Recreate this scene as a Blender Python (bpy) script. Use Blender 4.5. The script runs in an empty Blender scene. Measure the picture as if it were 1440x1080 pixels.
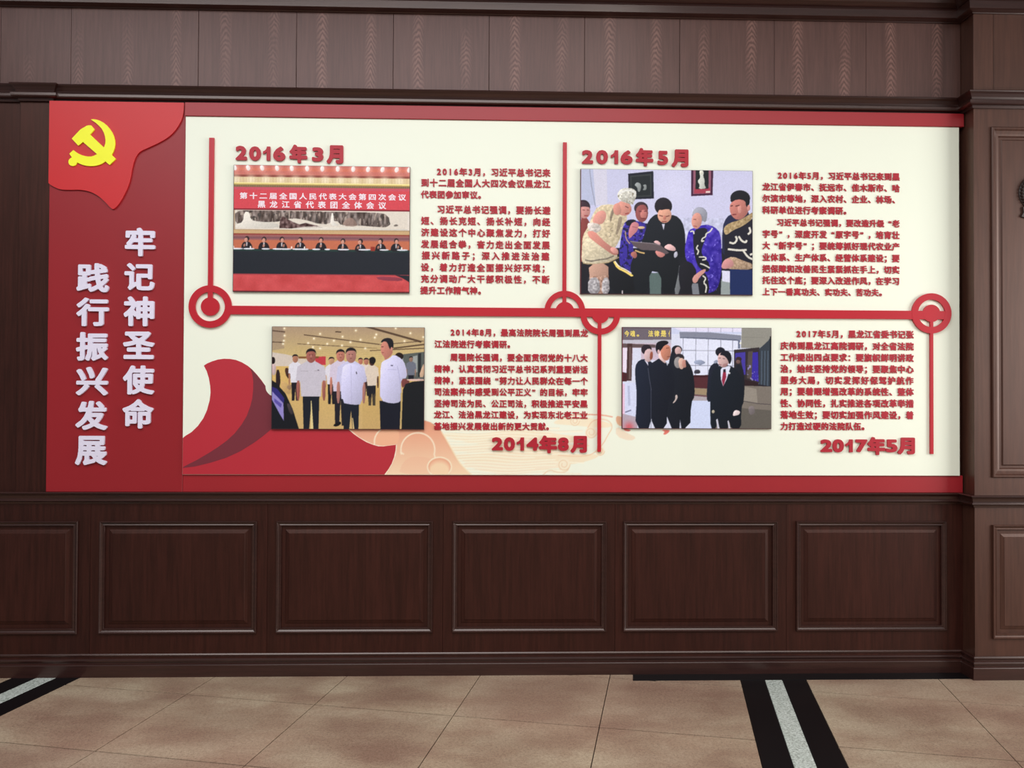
import bpy, bmesh, math, random
import numpy as np
from mathutils import Matrix, Vector

random.seed(7)
C = bpy.context.scene.collection
SC = bpy.context.scene

# ------------------------------------------------------------------ camera, world, lights, exposure
F_PX = 1156.0
YAW, PITCH, ROLL = math.radians(1.6866), math.radians(0.7324), math.radians(0.2531)
CAM = Vector((0.0, -4.4065, 1.5))


def cam_axes():
    sy, cy, sp, cp = math.sin(YAW), math.cos(YAW), math.sin(PITCH), math.cos(PITCH)
    f = Vector((sy * cp, cy * cp, sp))
    r0 = Vector((cy, -sy, 0))
    u0 = r0.cross(f)
    r = math.cos(ROLL) * r0 + math.sin(ROLL) * u0
    u = -math.sin(ROLL) * r0 + math.cos(ROLL) * u0
    return r, u, f


RT, UP, FW = cam_axes()
cam_data = bpy.data.cameras.new('camera')
cam = bpy.data.objects.new('camera', cam_data)
C.objects.link(cam)
cam_data.sensor_width = 36
cam_data.lens = 36 * F_PX / 1440
cam_data.clip_start = 0.05
M = Matrix((RT, UP, -FW)).transposed().to_4x4()
M.translation = CAM
cam.matrix_world = M
SC.camera = cam

world = bpy.data.worlds.new('world')
SC.world = world
world.use_nodes = True
world.node_tree.nodes['Background'].inputs[0].default_value = (0.96, 0.97, 1.0, 1)
world.node_tree.nodes['Background'].inputs[1].default_value = 0.20


def area_light(name, loc, size, power, color=(1, 1, 1), rot=(0, 0, 0)):
    d = bpy.data.lights.new(name, 'AREA')
    d.shape = 'RECTANGLE'
    d.size, d.size_y = size
    d.energy = power
    d.color = color
    o = bpy.data.objects.new(name, d)
    o.location = loc
    o.rotation_euler = rot
    C.objects.link(o)
    return o


area_light('ceiling_light', (-1.7, -3.4, 4.35), (4.6, 3.2), 215, (0.97, 0.98, 1.0))
area_light('ceiling_light', (2.6, -4.6, 4.35), (3.4, 3.0), 110, (1.0, 0.985, 0.96))
area_light('ceiling_light', (0.5, -8.5, 4.35), (8.0, 2.5), 170, (1.0, 0.99, 0.98))
area_light('ceiling_lamp', (0.95, -2.2, 4.3), (0.5, 0.16), 14, (1.0, 0.98, 0.95))
area_light('added_side_light', (6.2, -2.5, 2.1), (2.4, 2.6), 195, (1.0, 0.985, 0.96), (math.radians(90), 0, math.radians(62)))  # broad unseen light added at right; brightens that end, shades the pilaster corner

SC.view_settings.view_transform = 'Standard'
SC.view_settings.look = 'None'
SC.view_settings.gamma = 1
SC.view_settings.use_curve_mapping = False
SC.view_settings.exposure = -0.03


# ------------------------------------------------------------------ helpers
def ray(px, py):
    return (px - 720) * RT - (py - 540) * UP + F_PX * FW


def W(px, py, y=0.0):
    """point of the vertical plane at y seen at photo pixel (px, py) -> (x, z)"""
    d = ray(px, py)
    t = (y - CAM.y) / d.y
    return CAM.x + d.x * t, CAM.z + d.z * t


def FLOOR(px, py):
    d = ray(px, py)
    t = -CAM.z / d.z
    return CAM.x + d.x * t, CAM.y + d.y * t


def srgb(r, g, b):
    out = []
    for v in (r, g, b):
        v /= 255
        out.append(v / 12.92 if v <= 0.04045 else ((v + 0.055) / 1.055) ** 2.4)
    return tuple(out) + (1,)


def link(name, me, mat=None, parent=None, kind=None):
    o = bpy.data.objects.new(name, me)
    C.objects.link(o)
    if mat is not None and me is not None and not me.materials:
        me.materials.append(mat)
    if parent is not None:
        o.parent = parent
    if kind:
        o['kind'] = kind
    return o


def empty(name, loc=(0, 0, 0)):
    o = bpy.data.objects.new(name, None)
    o.location = loc
    o.empty_display_size = 0.1
    C.objects.link(o)
    return o


def tag(o, label, cat, group=None):
    o['label'] = label
    o['category'] = cat
    if group:
        o['group'] = group
    return o


def rebase(o):
    """parent offset: children meshes are written in world coordinates"""
    for ch in o.children:
        ch.location = tuple(-v for v in o.location)


def mesh_pydata(name, V, Fs):
    me = bpy.data.meshes.new(name)
    me.from_pydata(V, [], Fs)
    me.update()
    bm = bmesh.new()
    bm.from_mesh(me)
    bmesh.ops.recalc_face_normals(bm, faces=bm.faces)
    bm.to_mesh(me)
    bm.free()
    return me


def box_mesh(x0, x1, y0, y1, z0, z1, bevel=0.0, name='box'):
    bm = bmesh.new()
    vs = [bm.verts.new(p) for p in ((x0, y0, z0), (x1, y0, z0), (x1, y1, z0), (x0, y1, z0), (x0, y0, z1), (x1, y0, z1), (x1, y1, z1), (x0, y1, z1))]
    for f in ((0, 3, 2, 1), (4, 5, 6, 7), (0, 1, 5, 4), (1, 2, 6, 5), (2, 3, 7, 6), (3, 0, 4, 7)):
        bm.faces.new([vs[i] for i in f])
    if bevel:
        bmesh.ops.bevel(bm, geom=bm.edges[:], offset=bevel, segments=1, affect='EDGES')
    bmesh.ops.recalc_face_normals(bm, faces=bm.faces)
    me = bpy.data.meshes.new(name)
    bm.to_mesh(me)
    bm.free()
    return me


def slab_mesh(pts, y_front, y_back, name='slab', bevel=0.0):
    """outline in (x, z), extruded between two y planes, with an optional chamfer on the front edge"""
    c = bpy.data.curves.new(name, 'CURVE')
    c.dimensions = '2D'
    c.fill_mode = 'BOTH'
    s = c.splines.new('POLY')
    s.points.add(len(pts) - 1)
    for i, p in enumerate(pts):
        s.points[i].co = (p[0], p[1], 0, 1)
    s.use_cyclic_u = True
    return curve_to_mesh(c, y_front, y_back, bevel)


def curve_to_mesh(c, y_front, y_back, bevel=0.0):
    th = (y_back - y_front) / 2
    c.extrude = max(th - bevel, 1e-5)
    if bevel:
        c.bevel_depth = bevel
        c.bevel_resolution = 1
        c.offset = -bevel
    o = bpy.data.objects.new('tmp', c)
    C.objects.link(o)
    bpy.context.view_layer.update()
    dg = bpy.context.evaluated_depsgraph_get()
    me = bpy.data.meshes.new_from_object(o.evaluated_get(dg))
    bpy.data.objects.remove(o)
    bpy.data.curves.remove(c)
    # curve (x, y, z) -> world (x, -z, y)
    n = len(me.vertices)
    co = np.empty(n * 3, 'f')
    me.vertices.foreach_get('co', co)
    co = co.reshape(-1, 3)
    mid = (y_front + y_back) / 2
    out = np.stack([co[:, 0], mid - co[:, 2], co[:, 1]], 1)
    me.vertices.foreach_set('co', out.astype('f').ravel())
    me.update()
    return me


def P(pts, y=0.0):
    return [W(px, py, y) for px, py in pts]


def smooth_pts(pts, it=2, closed=True):
    """Chaikin corner cutting"""
    for _ in range(it):
        out = []
        n = len(pts)
        for i in range(n if closed else n - 1):
            a, b = pts[i], pts[(i + 1) % n]
            out.append((a[0] * .75 + b[0] * .25, a[1] * .75 + b[1] * .25))
            out.append((a[0] * .25 + b[0] * .75, a[1] * .25 + b[1] * .75))
        if not closed:
            out = [pts[0]] + out + [pts[-1]]
        pts = out
    return pts


def sweep(profile, path, name):
    """profile: closed-less list of (out, z); path: plan polyline of (x, y); outward is to the right of travel (towards -y for +x travel)"""
    V, Fs = [], []
    n = len(path)
    m = len(profile)
    dirs = []
    for i in range(n - 1):
        dx, dy = path[i + 1][0] - path[i][0], path[i + 1][1] - path[i][1]
        L = math.hypot(dx, dy)
        dirs.append((dx / L, dy / L))
    for i in range(n):
        if i == 0:
            n1 = (dirs[0][1], -dirs[0][0])
            off = n1
        elif i == n - 1:
            off = (dirs[-1][1], -dirs[-1][0])
        else:
            a = (dirs[i - 1][1], -dirs[i - 1][0])
            b = (dirs[i][1], -dirs[i][0])
            k = 1 + a[0] * b[0] + a[1] * b[1]
            off = ((a[0] + b[0]) / k, (a[1] + b[1]) / k)
        for (o, z) in profile:
            V.append((path[i][0] + off[0] * o, path[i][1] + off[1] * o, z))
    for i in range(n - 1):
        for j in range(m - 1):
            a = i * m + j
            Fs.append((a, a + 1, a + m + 1, a + m))
    Fs.append(tuple(range(m)))
    Fs.append(tuple(range((n - 1) * m, n * m)))
    return mesh_pydata(name, V, Fs)


def rings_mesh(x0, x1, z0, z1, prof, yw, name, fill=True):
    """nested rectangles: prof is a list of (inset, out); the last loop is filled"""
    V, Fs = [], []
    for (ins, out) in prof:
        for (x, z) in ((x0 + ins, z0 + ins), (x1 - ins, z0 + ins), (x1 - ins, z1 - ins), (x0 + ins, z1 - ins)):
            V.append((x, yw - out, z))
    for k in range(len(prof) - 1):
        for i in range(4):
            a, b = k * 4 + i, k * 4 + (i + 1) % 4
            Fs.append((a, b, b + 4, a + 4))
    if fill:
        k = (len(prof) - 1) * 4
        Fs.append((k, k + 1, k + 2, k + 3))
    return mesh_pydata(name, V, Fs)


# ------------------------------------------------------------------ materials
def mat_new(name):
    m = bpy.data.materials.new(name)
    m.use_nodes = True
    nt = m.node_tree
    return m, nt, nt.nodes['Principled BSDF']


def node(nt, kind, **kw):
    n = nt.nodes.new(kind)
    for k, v in kw.items():
        if k in n.inputs.keys() if hasattr(n.inputs, 'keys') else False:
            n.inputs[k].default_value = v
        else:
            setattr(n, k, v)
    return n


def math_node(nt, op, a, b=None, c=None):
    n = nt.nodes.new('ShaderNodeMath')
    n.operation = op
    for i, v in enumerate((a, b, c)):
        if v is None:
            continue
        if isinstance(v, (int, float)):
            n.inputs[i].default_value = v
        else:
            nt.links.new(v, n.inputs[i])
    return n.outputs[0]


def mix_col(nt, fac, a, b, blend='MIX'):
    n = nt.nodes.new('ShaderNodeMix')
    n.data_type = 'RGBA'
    n.blend_type = blend
    for sock, v in ((n.inputs[0], fac), (n.inputs[6], a), (n.inputs[7], b)):
        if isinstance(v, (int, float)):
            sock.default_value = v
        elif isinstance(v, tuple):
            sock.default_value = v
        else:
            nt.links.new(v, sock)
    return n.outputs[2]


def noise(nt, vec, scale, detail=3, rough=0.5, dist=0.0):
    n = nt.nodes.new('ShaderNodeTexNoise')
    n.inputs['Scale'].default_value = scale
    n.inputs['Detail'].default_value = detail
    n.inputs['Roughness'].default_value = rough
    n.inputs['Distortion'].default_value = dist
    nt.links.new(vec, n.inputs['Vector'])
    return n.outputs['Fac']


def mapping(nt, vec, scale=(1, 1, 1), loc=(0, 0, 0), rot=(0, 0, 0)):
    n = nt.nodes.new('ShaderNodeMapping')
    n.inputs['Scale'].default_value = scale
    n.inputs['Location'].default_value = loc
    n.inputs['Rotation'].default_value = rot
    nt.links.new(vec, n.inputs['Vector'])
    return n.outputs[0]


def ramp(nt, fac, stops):
    n = nt.nodes.new('ShaderNodeValToRGB')
    while len(n.color_ramp.elements) < len(stops):
        n.color_ramp.elements.new(0.5)
    for e, (p, c) in zip(n.color_ramp.elements, stops):
        e.position = p
        e.color = c
    nt.links.new(fac, n.inputs[0])
    return n.outputs[0]


def wood_material(name, dark, light, rough=0.36, horizontal=False, cathedral=False, grain=1.0, coat=0.25, tint=(1, 0.66, 0.56, 1), spec=0.6):
    m, nt, b = mat_new(name)
    geo = nt.nodes.new('ShaderNodeNewGeometry')
    pos = geo.outputs['Position']
    rnd = nt.nodes.new('ShaderNodeObjectInfo').outputs['Random']
    off = nt.nodes.new('ShaderNodeCombineXYZ')
    nt.links.new(math_node(nt, 'MULTIPLY', rnd, 13.0), off.inputs[0])
    add = nt.nodes.new('ShaderNodeVectorMath')
    add.operation = 'ADD'
    nt.links.new(pos, add.inputs[0])
    nt.links.new(off.outputs[0], add.inputs[1])
    vec = add.outputs[0]
    sc = (2.2, 30, 40) if horizontal else (40, 30, 2.2)
    fine = noise(nt, mapping(nt, vec, sc), 1.6, 6, 0.65)
    sc2 = (1.1, 5, 6) if horizontal else (6, 5, 0.9)
    broad = noise(nt, mapping(nt, vec, sc2), 1.0, 3, 0.5)
    col = mix_col(nt, broad, dark, light)
    streak = ramp(nt, fine, [(0.36, (0.55, 0.5, 0.5, 1)), (0.62, (1.12, 1.1, 1.1, 1))])
    col = mix_col(nt, 0.6 * grain, col, streak, 'MULTIPLY')
    if cathedral:
        sep = nt.nodes.new('ShaderNodeSeparateXYZ')
        nt.links.new(pos, sep.inputs[0])
        wob = noise(nt, mapping(nt, pos, (3, 1, 2.2)), 1.0, 2)
        x = math_node(nt, 'MULTIPLY_ADD', wob, 0.03, sep.outputs[0])
        cell = math_node(nt, 'DIVIDE', x, 0.2585)
        cell = math_node(nt, 'ADD', cell, 0.92)
        u = math_node(nt, 'SUBTRACT', math_node(nt, 'FRACT', cell), 0.5)
        idx = math_node(nt, 'FLOOR', cell)
        au = math_node(nt, 'ABSOLUTE', u)
        # flame figure: nested arches that climb the leaf
        arch = math_node(nt, 'MULTIPLY', math_node(nt, 'POWER', au, 1.25), 34.0)
        up = math_node(nt, 'MULTIPLY', sep.outputs[2], 52.0)
        n2 = noise(nt, mapping(nt, pos, (30, 1, 9)), 1.0, 3)
        ph = math_node(nt, 'ADD', math_node(nt, 'ADD', arch, up), math_node(nt, 'MULTIPLY', n2, 4.2))
        ph = math_node(nt, 'ADD', ph, math_node(nt, 'MULTIPLY', idx, 2.3))
        wave = math_node(nt, 'MULTIPLY_ADD', math_node(nt, 'SINE', math_node(nt, 'MULTIPLY', ph, 4.0)), 0.5, 0.5)
        mask = math_node(nt, 'SUBTRACT', 1.0, math_node(nt, 'MULTIPLY', au, math_node(nt, 'MULTIPLY_ADD', n2, 5.0, 5.5)))
        mask = math_node(nt, 'MAXIMUM', mask, 0.0)
        mask = math_node(nt, 'POWER', mask, 0.6)
        patch = noise(nt, mapping(nt, pos, (2.6, 1, 1.6), (3.7, 0, 0)), 1.0, 2)
        patch = ramp(nt, patch, [(0.40, (0.0, 0.0, 0.0, 1)), (0.56, (1, 1, 1, 1))])
        k = math_node(nt, 'MULTIPLY', math_node(nt, 'MULTIPLY', wave, mask), patch)
        col = mix_col(nt, math_node(nt, 'MULTIPLY', k, 0.7), col, (light[0] * 2.4, light[1] * 2.6, light[2] * 2.6, 1))
    nt.links.new(col, b.inputs['Base Color'])
    b.inputs['Roughness'].default_value = rough
    b.inputs['Coat Weight'].default_value = coat
    b.inputs['Coat Roughness'].default_value = 0.3
    b.inputs['Specular Tint'].default_value = tint
    b.inputs['Specular IOR Level'].default_value = spec
    bump = nt.nodes.new('ShaderNodeBump')
    bump.inputs['Strength'].default_value = 0.12
    bump.inputs['Distance'].default_value = 0.002
    nt.links.new(fine, bump.inputs['Height'])
    nt.links.new(bump.outputs[0], b.inputs['Normal'])
    return m


def plain(name, col, rough=0.45, coat=0.0, metal=0.0, spec=0.5, vary=0.04, vscale=3.0):
    m, nt, b = mat_new(name)
    geo = nt.nodes.new('ShaderNodeNewGeometry')
    n = noise(nt, geo.outputs['Position'], vscale, 3)
    k = ramp(nt, n, [(0.3, (1 - vary, 1 - vary, 1 - vary, 1)), (0.7, (1, 1, 1, 1))])
    nt.links.new(mix_col(nt, 1.0, col, k, 'MULTIPLY'), b.inputs['Base Color'])
    b.inputs['Roughness'].default_value = rough
    b.inputs['Coat Weight'].default_value = coat
    b.inputs['Metallic'].default_value = metal
    b.inputs['Specular IOR Level'].default_value = spec
    return m


WOOD = wood_material('mahogany_panelling', (0.014, 0.0031, 0.0024, 1), (0.046, 0.0118, 0.0082, 1), rough=0.42, coat=0.03, spec=0.5, grain=1.5)
WOOD_H = wood_material('mahogany_moulding', (0.024, 0.0078, 0.0065, 1), (0.042, 0.0145, 0.0115, 1), rough=0.27, horizontal=True, coat=0.3, tint=(1, 0.85, 0.78, 1))
WOOD_V = wood_material('mahogany_frieze_veneer', (0.072, 0.030, 0.022, 1), (0.110, 0.052, 0.042, 1), rough=0.42, cathedral=True, grain=0.9, coat=0.08, tint=(1, 0.84, 0.82, 1))
WOOD_R = wood_material('mahogany_pilaster', (0.044, 0.0165, 0.0108, 1), (0.078, 0.031, 0.020, 1), rough=0.42, coat=0.05, tint=(1, 0.75, 0.66, 1))
GAP = plain('dark_joint_brown', (0.008, 0.005, 0.004, 1), 0.9)  # dark bedding and backing that show through the joints
CREAM = plain('cream_board_lacquer', srgb(245, 249, 231), 0.4, vary=0.015, vscale=1.2, spec=0.35)
RED_BORDER = plain('deep_red_acrylic_border', srgb(160, 32, 40), 0.4, vary=0.05)
RED_PANEL = plain('deep_red_title_board', srgb(150, 26, 34), 0.42, vary=0.06, vscale=1.5)
RED_FLAG = plain('bright_red_flag_acrylic', srgb(205, 36, 40), 0.42, vary=0.05)
RED_LINE = plain('crimson_timeline_acrylic', srgb(190, 22, 40), 0.38, vary=0.04)
RED_TEXT = plain('crimson_lettering', srgb(178, 20, 42), 0.5, vary=0.04)
RED_WAVE = plain('printed_crimson_wave', srgb(186, 40, 54), 0.45, vary=0.04)
DARK_WAVE = plain('printed_maroon_fold', srgb(120, 42, 54), 0.45, vary=0.04)
YELLOW = plain('yellow_emblem_acrylic', srgb(255, 255, 40), 0.4, vary=0.03)
WHITE = plain('white_slogan_acrylic', srgb(232, 226, 244), 0.4, vary=0.02)
BOARD_EDGE = plain('photo_board_dark_edge', srgb(70, 28, 34), 0.5)
BLACK_GRANITE = plain('black_granite', srgb(13, 14, 17), 0.28, spec=0.3, vary=0.4, vscale=60)
BRONZE = plain('dark_carved_relief', srgb(58, 46, 42), 0.5)


def print_material(name):
    m, nt, b = mat_new(name)
    a = nt.nodes.new('ShaderNodeVertexColor')
    a.layer_name = 'print'
    nt.links.new(a.outputs['Color'], b.inputs['Base Color'])
    b.inputs['Roughness'].default_value = 0.4
    b.inputs['Specular IOR Level'].default_value = 0.2
    return m


PRINT = print_material('printed_ink')


def floor_material():
    m, nt, b = mat_new('beige_terrazzo_tile')
    geo = nt.nodes.new('ShaderNodeNewGeometry')
    pos = geo.outputs['Position']
    rnd = nt.nodes.new('ShaderNodeObjectInfo').outputs['Random']
    big = noise(nt, mapping(nt, pos, (1.6, 2.6, 1), (5, 2, 0)), 1.1, 4, 0.6)
    base = ramp(nt, big, [(0.36, srgb(140, 116, 100)), (0.5, srgb(154, 134, 115)), (0.62, srgb(166, 150, 130))])
    rose = noise(nt, mapping(nt, pos, (1, 1, 1), (9, 4, 0)), 0.9, 2)
    base = mix_col(nt, ramp(nt, rose, [(0.45, (0, 0, 0, 1)), (0.65, (0.35, 0.35, 0.35, 1))]), base, srgb(160, 128, 112))
    uvn = nt.nodes.new('ShaderNodeUVMap')
    uvn.uv_map = 'tile'
    su = nt.nodes.new('ShaderNodeSeparateXYZ')
    nt.links.new(uvn.outputs[0], su.inputs[0])
    eu = math_node(nt, 'ABSOLUTE', math_node(nt, 'SUBTRACT', su.outputs[0], 0.5))
    ev = math_node(nt, 'ABSOLUTE', math_node(nt, 'SUBTRACT', su.outputs[1], 0.5))
    e = math_node(nt, 'MAXIMUM', eu, ev)
    e = math_node(nt, 'ADD', e, math_node(nt, 'MULTIPLY_ADD', big, 0.5, -0.25))
    base = mix_col(nt, 1.0, base, ramp(nt, e, [(0.22, (0.93, 0.90, 0.89, 1)), (0.46, (1.08, 1.09, 1.08, 1))]), 'MULTIPLY')   # worn centres, paler rims
    tint = ramp(nt, rnd, [(0.0, (0.92, 0.9, 0.9, 1)), (1.0, (1.04, 1.03, 1.0, 1))])
    base = mix_col(nt, 1.0, base, tint, 'MULTIPLY')
    sp = nt.nodes.new('ShaderNodeTexVoronoi')
    sp.inputs['Scale'].default_value = 130
    nt.links.new(pos, sp.inputs['Vector'])
    grains = ramp(nt, sp.outputs['Distance'], [(0.14, (0.55, 0.50, 0.48, 1)), (0.36, (1.05, 1.05, 1.05, 1))])
    n3 = noise(nt, pos, 75, 4, 0.75)
    grains2 = ramp(nt, n3, [(0.36, (0.76, 0.73, 0.71, 1)), (0.6, (1.08, 1.08, 1.08, 1))])
    base = mix_col(nt, 0.75, base, grains, 'MULTIPLY')
    base = mix_col(nt, 0.9, base, grains2, 'MULTIPLY')
    nt.links.new(base, b.inputs['Base Color'])
    b.inputs['Roughness'].default_value = 0.5
    b.inputs['Specular IOR Level'].default_value = 0.3
    return m


FLOORM = floor_material()


def marble_material():
    m, nt, b = mat_new('speckled_white_marble')
    geo = nt.nodes.new('ShaderNodeNewGeometry')
    n1 = noise(nt, geo.outputs['Position'], 90, 4, 0.7, 0.5)
    n2 = noise(nt, geo.outputs['Position'], 14, 3, 0.6)
    c = ramp(nt, n1, [(0.36, srgb(120, 126, 118)), (0.47, srgb(182, 188, 180)), (0.60, srgb(212, 217, 212))])
    c2 = ramp(nt, n2, [(0.3, (0.85, 0.87, 0.85, 1)), (0.7, (1, 1, 1, 1))])
    nt.links.new(mix_col(nt, 1.0, c, c2, 'MULTIPLY'), b.inputs['Base Color'])
    b.inputs['Roughness'].default_value = 0.35
    return m


MARBLE = marble_material()

# ------------------------------------------------------------------ key planes and heights
YW = 0.020          # face of the back panelling
YP = -0.100         # face of the right pilaster
YLP = 0.004         # face of the shallow left pilaster
XL, XR = -4.2, 4.4
X_PIL = W(1370, 500, YP)[0]
X_PIL_END = X_PIL + 1.05
Z_FRIEZE_TOP = W(640, 21, YW)[1]
Z_FRIEZE_BOT = W(700, 131, YW)[1]
Z_RAIL = W(700, 692.5, -0.01)[1]

# ------------------------------------------------------------------ floor
floor = empty('floor')
floor['kind'] = 'structure'
G = math.radians(12.4967)          # the tile grid is turned against the wall
ux, uy = math.cos(G), -math.sin(G)   # "c" axis: c = x cos - Y sin (Y measured from the camera foot)
vx, vy = math.sin(G), math.cos(G)


def grid_pt(c, s):
    """grid coordinates (c across, s away) -> world x, y"""
    return c * ux + s * vx, CAM.y + c * uy + s * vy


def clip_poly(poly, ymax):
    out = []
    n = len(poly)
    for i in range(n):
        a, b = poly[i], poly[(i + 1) % n]
        ina, inb = a[1] <= ymax, b[1] <= ymax
        if ina:
            out.append(a)
        if ina != inb:
            t = (ymax - a[1]) / (b[1] - a[1])
            out.append((a[0] + (b[0] - a[0]) * t, ymax))
    return out


def stone(name, poly, z1, th, mat, parent=floor, bev=0.0012):
    n = len(poly)
    bm = bmesh.new()
    lo = [bm.verts.new((x, y, z1 - th)) for x, y in poly]
    hi = [bm.verts.new((x, y, z1)) for x, y in poly]
    bm.faces.new(lo)
    top = bm.faces.new(hi)
    for i in range(n):
        bm.faces.new((lo[i], lo[(i + 1) % n], hi[(i + 1) % n], hi[i]))
    bmesh.ops.recalc_face_normals(bm, faces=bm.faces)
    if bev:
        bmesh.ops.bevel(bm, geom=[e for e in top.edges], offset=bev, segments=1, affect='EDGES')
    me = bpy.data.meshes.new(name)
    bm.to_mesh(me)
    bm.free()
    return link(name, me, mat, parent)


link('bedding', box_mesh(XL, XR, -7.5, 0.3, -0.06, -0.012), GAP, floor)
T = 0.6745
BAND_L = (-3.386, -3.041)
BAND_R = (0.374, 0.715)
colsA = [-3.386 - T * k for k in range(2, -1, -1)]
cols = [(colsA[i], colsA[i + 1]) for i in range(len(colsA) - 1)]
cols += [(-3.041, -2.356), (-2.356, -1.676), (-1.676, -0.986), (-0.986, -0.306), (-0.306, 0.374)]
c0 = 0.715
cols += [(0.715, 1.407)] + [(1.407 + T * k, 1.407 + T * (k + 1)) for k in range(4)]
rows = [(3.735 + 0.664 * k, 3.735 + 0.664 * (k + 1)) for k in range(-9, 4)]
gp, gs = 0.0022, 0.0040
BY0, BY1 = FLOOR(900, 957.5)[1], 0.012     # the narrow black border under the baseboard
BX0 = FLOOR(890, 953)[0]
for (ca, cb) in cols:
    for (sa, sb) in rows:
        poly = [grid_pt(ca + gp, sa + gs), grid_pt(cb - gp, sa + gs), grid_pt(cb - gp, sb - gs), grid_pt(ca + gp, sb - gs)]
        cx = sum(p[0] for p in poly) / 4
        cy = sum(p[1] for p in poly) / 4
        if cy < -6.6 or abs(cx) > 4.1:
            continue
        poly = clip_poly(poly, 0.012)
        if len(poly) < 3:
            continue
        A = 0.5 * abs(sum(poly[i][0] * poly[(i + 1) % len(poly)][1] - poly[(i + 1) % len(poly)][0] * poly[i][1] for i in range(len(poly))))
        if A < 0.002:
            continue
        t_ = stone('floor_tile', poly, 0.0, 0.012, FLOORM, bev=0)
        uv = t_.data.uv_layers.new(name='tile')
        for lp in t_.data.loops:
            x, y = t_.data.vertices[lp.vertex_index].co[:2]
            cc, ss_ = x * ux + (y - CAM.y) * uy, x * vx + (y - CAM.y) * vy
            uv.data[lp.index].uv = ((cc - ca) / (cb - ca), (ss_ - sa) / (sb - sa))
for (ca, cb), wh in ((BAND_L, (-3.263, -3.163)), (BAND_R, (0.500, 0.590))):
    for (u0, u1, mt, nm) in ((ca, wh[0], BLACK_GRANITE, 'black_strip'), (wh[0], wh[1], MARBLE, 'marble_strip'), (wh[1], cb, BLACK_GRANITE, 'black_strip')):
        for (sa, sb) in ((-2.0, 1.4), (1.4, 2.9), (2.9, 5.6)):
            poly = clip_poly([grid_pt(u0 + .0006, sa + .0006), grid_pt(u1 - .0006, sa + .0006), grid_pt(u1 - .0006, sb - .0006), grid_pt(u0 + .0006, sb - .0006)], 0.012)
            if len(poly) > 2:
                stone(nm, poly, 0.0002, 0.012, mt)
# border strip, laid over the tile ends
stone('black_border_strip', [FLOOR(890, 957.5), (X_PIL - 0.016, BY0), (X_PIL - 0.016, BY1), (FLOOR(890, 948)[0], BY1)], 0.0012, 0.012, BLACK_GRANITE)

# ------------------------------------------------------------------ back wall
wall = empty('wall_back')
wall['kind'] = 'structure'
wainscoting = empty('wainscot')
wainscoting['kind'] = 'structure'
link('backing', box_mesh(XL, XR, YW + 0.012, YW + 0.10, 0, 4.3), GAP, wall)
# plain field between chair rail and frieze (behind the boards and left of them)
x25 = W(25, 400, YLP)[0]
x69 = W(67.5, 420, -0.006)[0] - 0.0005
link('field_panel', box_mesh(XL, x25 - 0.001, YW, YW + 0.02, Z_RAIL - 0.03, Z_FRIEZE_BOT, 0.001), WOOD, wall)
link('field_panel', box_mesh(x69, X_PIL - 0.001, YW, YW + 0.02, Z_RAIL - 0.03, Z_FRIEZE_BOT, 0.001), WOOD, wall)
link('pilaster', box_mesh(x25, x69 - 0.0006, YLP, YW + 0.02, Z_RAIL - 0.01, Z_FRIEZE_BOT - 0.05, 0.002), WOOD, kind='structure')
# frieze veneer sheets
joints = [XL, W(-136, 60, YW)[0], W(1, 60, YW)[0], W(100, 60, YW)[0], W(279, 60, YW)[0], W(417, 60, YW)[0], W(553, 60, YW)[0], W(688, 60, YW)[0],
          W(822, 60, YW)[0], W(956, 60, YW)[0], W(1089, 60, YW)[0], W(1218, 60, YW)[0], X_PIL]
for i in range(len(joints) - 1):
    g = 0.0016 if i in (4, 6, 8) else 0.0008
    link('veneer_sheet', box_mesh(joints[i] + g, joints[i + 1] - g, YW + random.uniform(0, 0.0008), YW + 0.015, Z_FRIEZE_BOT - 0.02, Z_FRIEZE_TOP + 0.03, 0.0006), WOOD_V, wall)

# wainscot: framed modules with a bolection moulding and a raised field
MOULD = [(0.0, -0.002), (0.0, 0.010), (0.0025, 0.0135), (0.006, 0.0135), (0.009, 0.009), (0.017, 0.004), (0.021, 0.006), (0.025, 0.006), (0.0275, 0.001), (0.0275, -0.008)]
FIELD = [(0.0275, -0.0075), (0.047, -0.0075), (0.049, -0.0060), (0.065, -0.0010), (0.067, 0.0010)]


def wainscot(x0, x1, z0, z1, px0, px1, pz0, pz1, yw, parent, mat=WOOD, name='wainscot_panel', mould=MOULD, field=FIELD):
    e = bpy.data.objects.new(name, None)
    C.objects.link(e)
    e.parent = parent
    # frame: a plate with a hole
    V = []
    for y in (yw, yw + 0.02):
        for (x, z) in ((x0, z0), (x1, z0), (x1, z1), (x0, z1), (px0, pz0), (px1, pz0), (px1, pz1), (px0, pz1)):
            V.append((x, y, z))
    Fs = []
    for i in range(4):
        j = (i + 1) % 4
        Fs.append((i, j, j + 4, i + 4))
        Fs.append((8 + i, 12 + i, 12 + j, 8 + j))
        Fs.append((i, i + 8, j + 8, j))
        Fs.append((i + 4, j + 4, j + 12, i + 12))
    link('frame', mesh_pydata('frame', V, Fs), mat, e)
    link('moulding', rings_mesh(px0, px1, pz0, pz1, mould, yw, 'moulding', fill=False), WOOD_H if mat is WOOD else WOOD_R, e)
    link('raised_field', rings_mesh(px0, px1, pz0, pz1, field, yw, 'raised_field'), mat, e)
    return e


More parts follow.
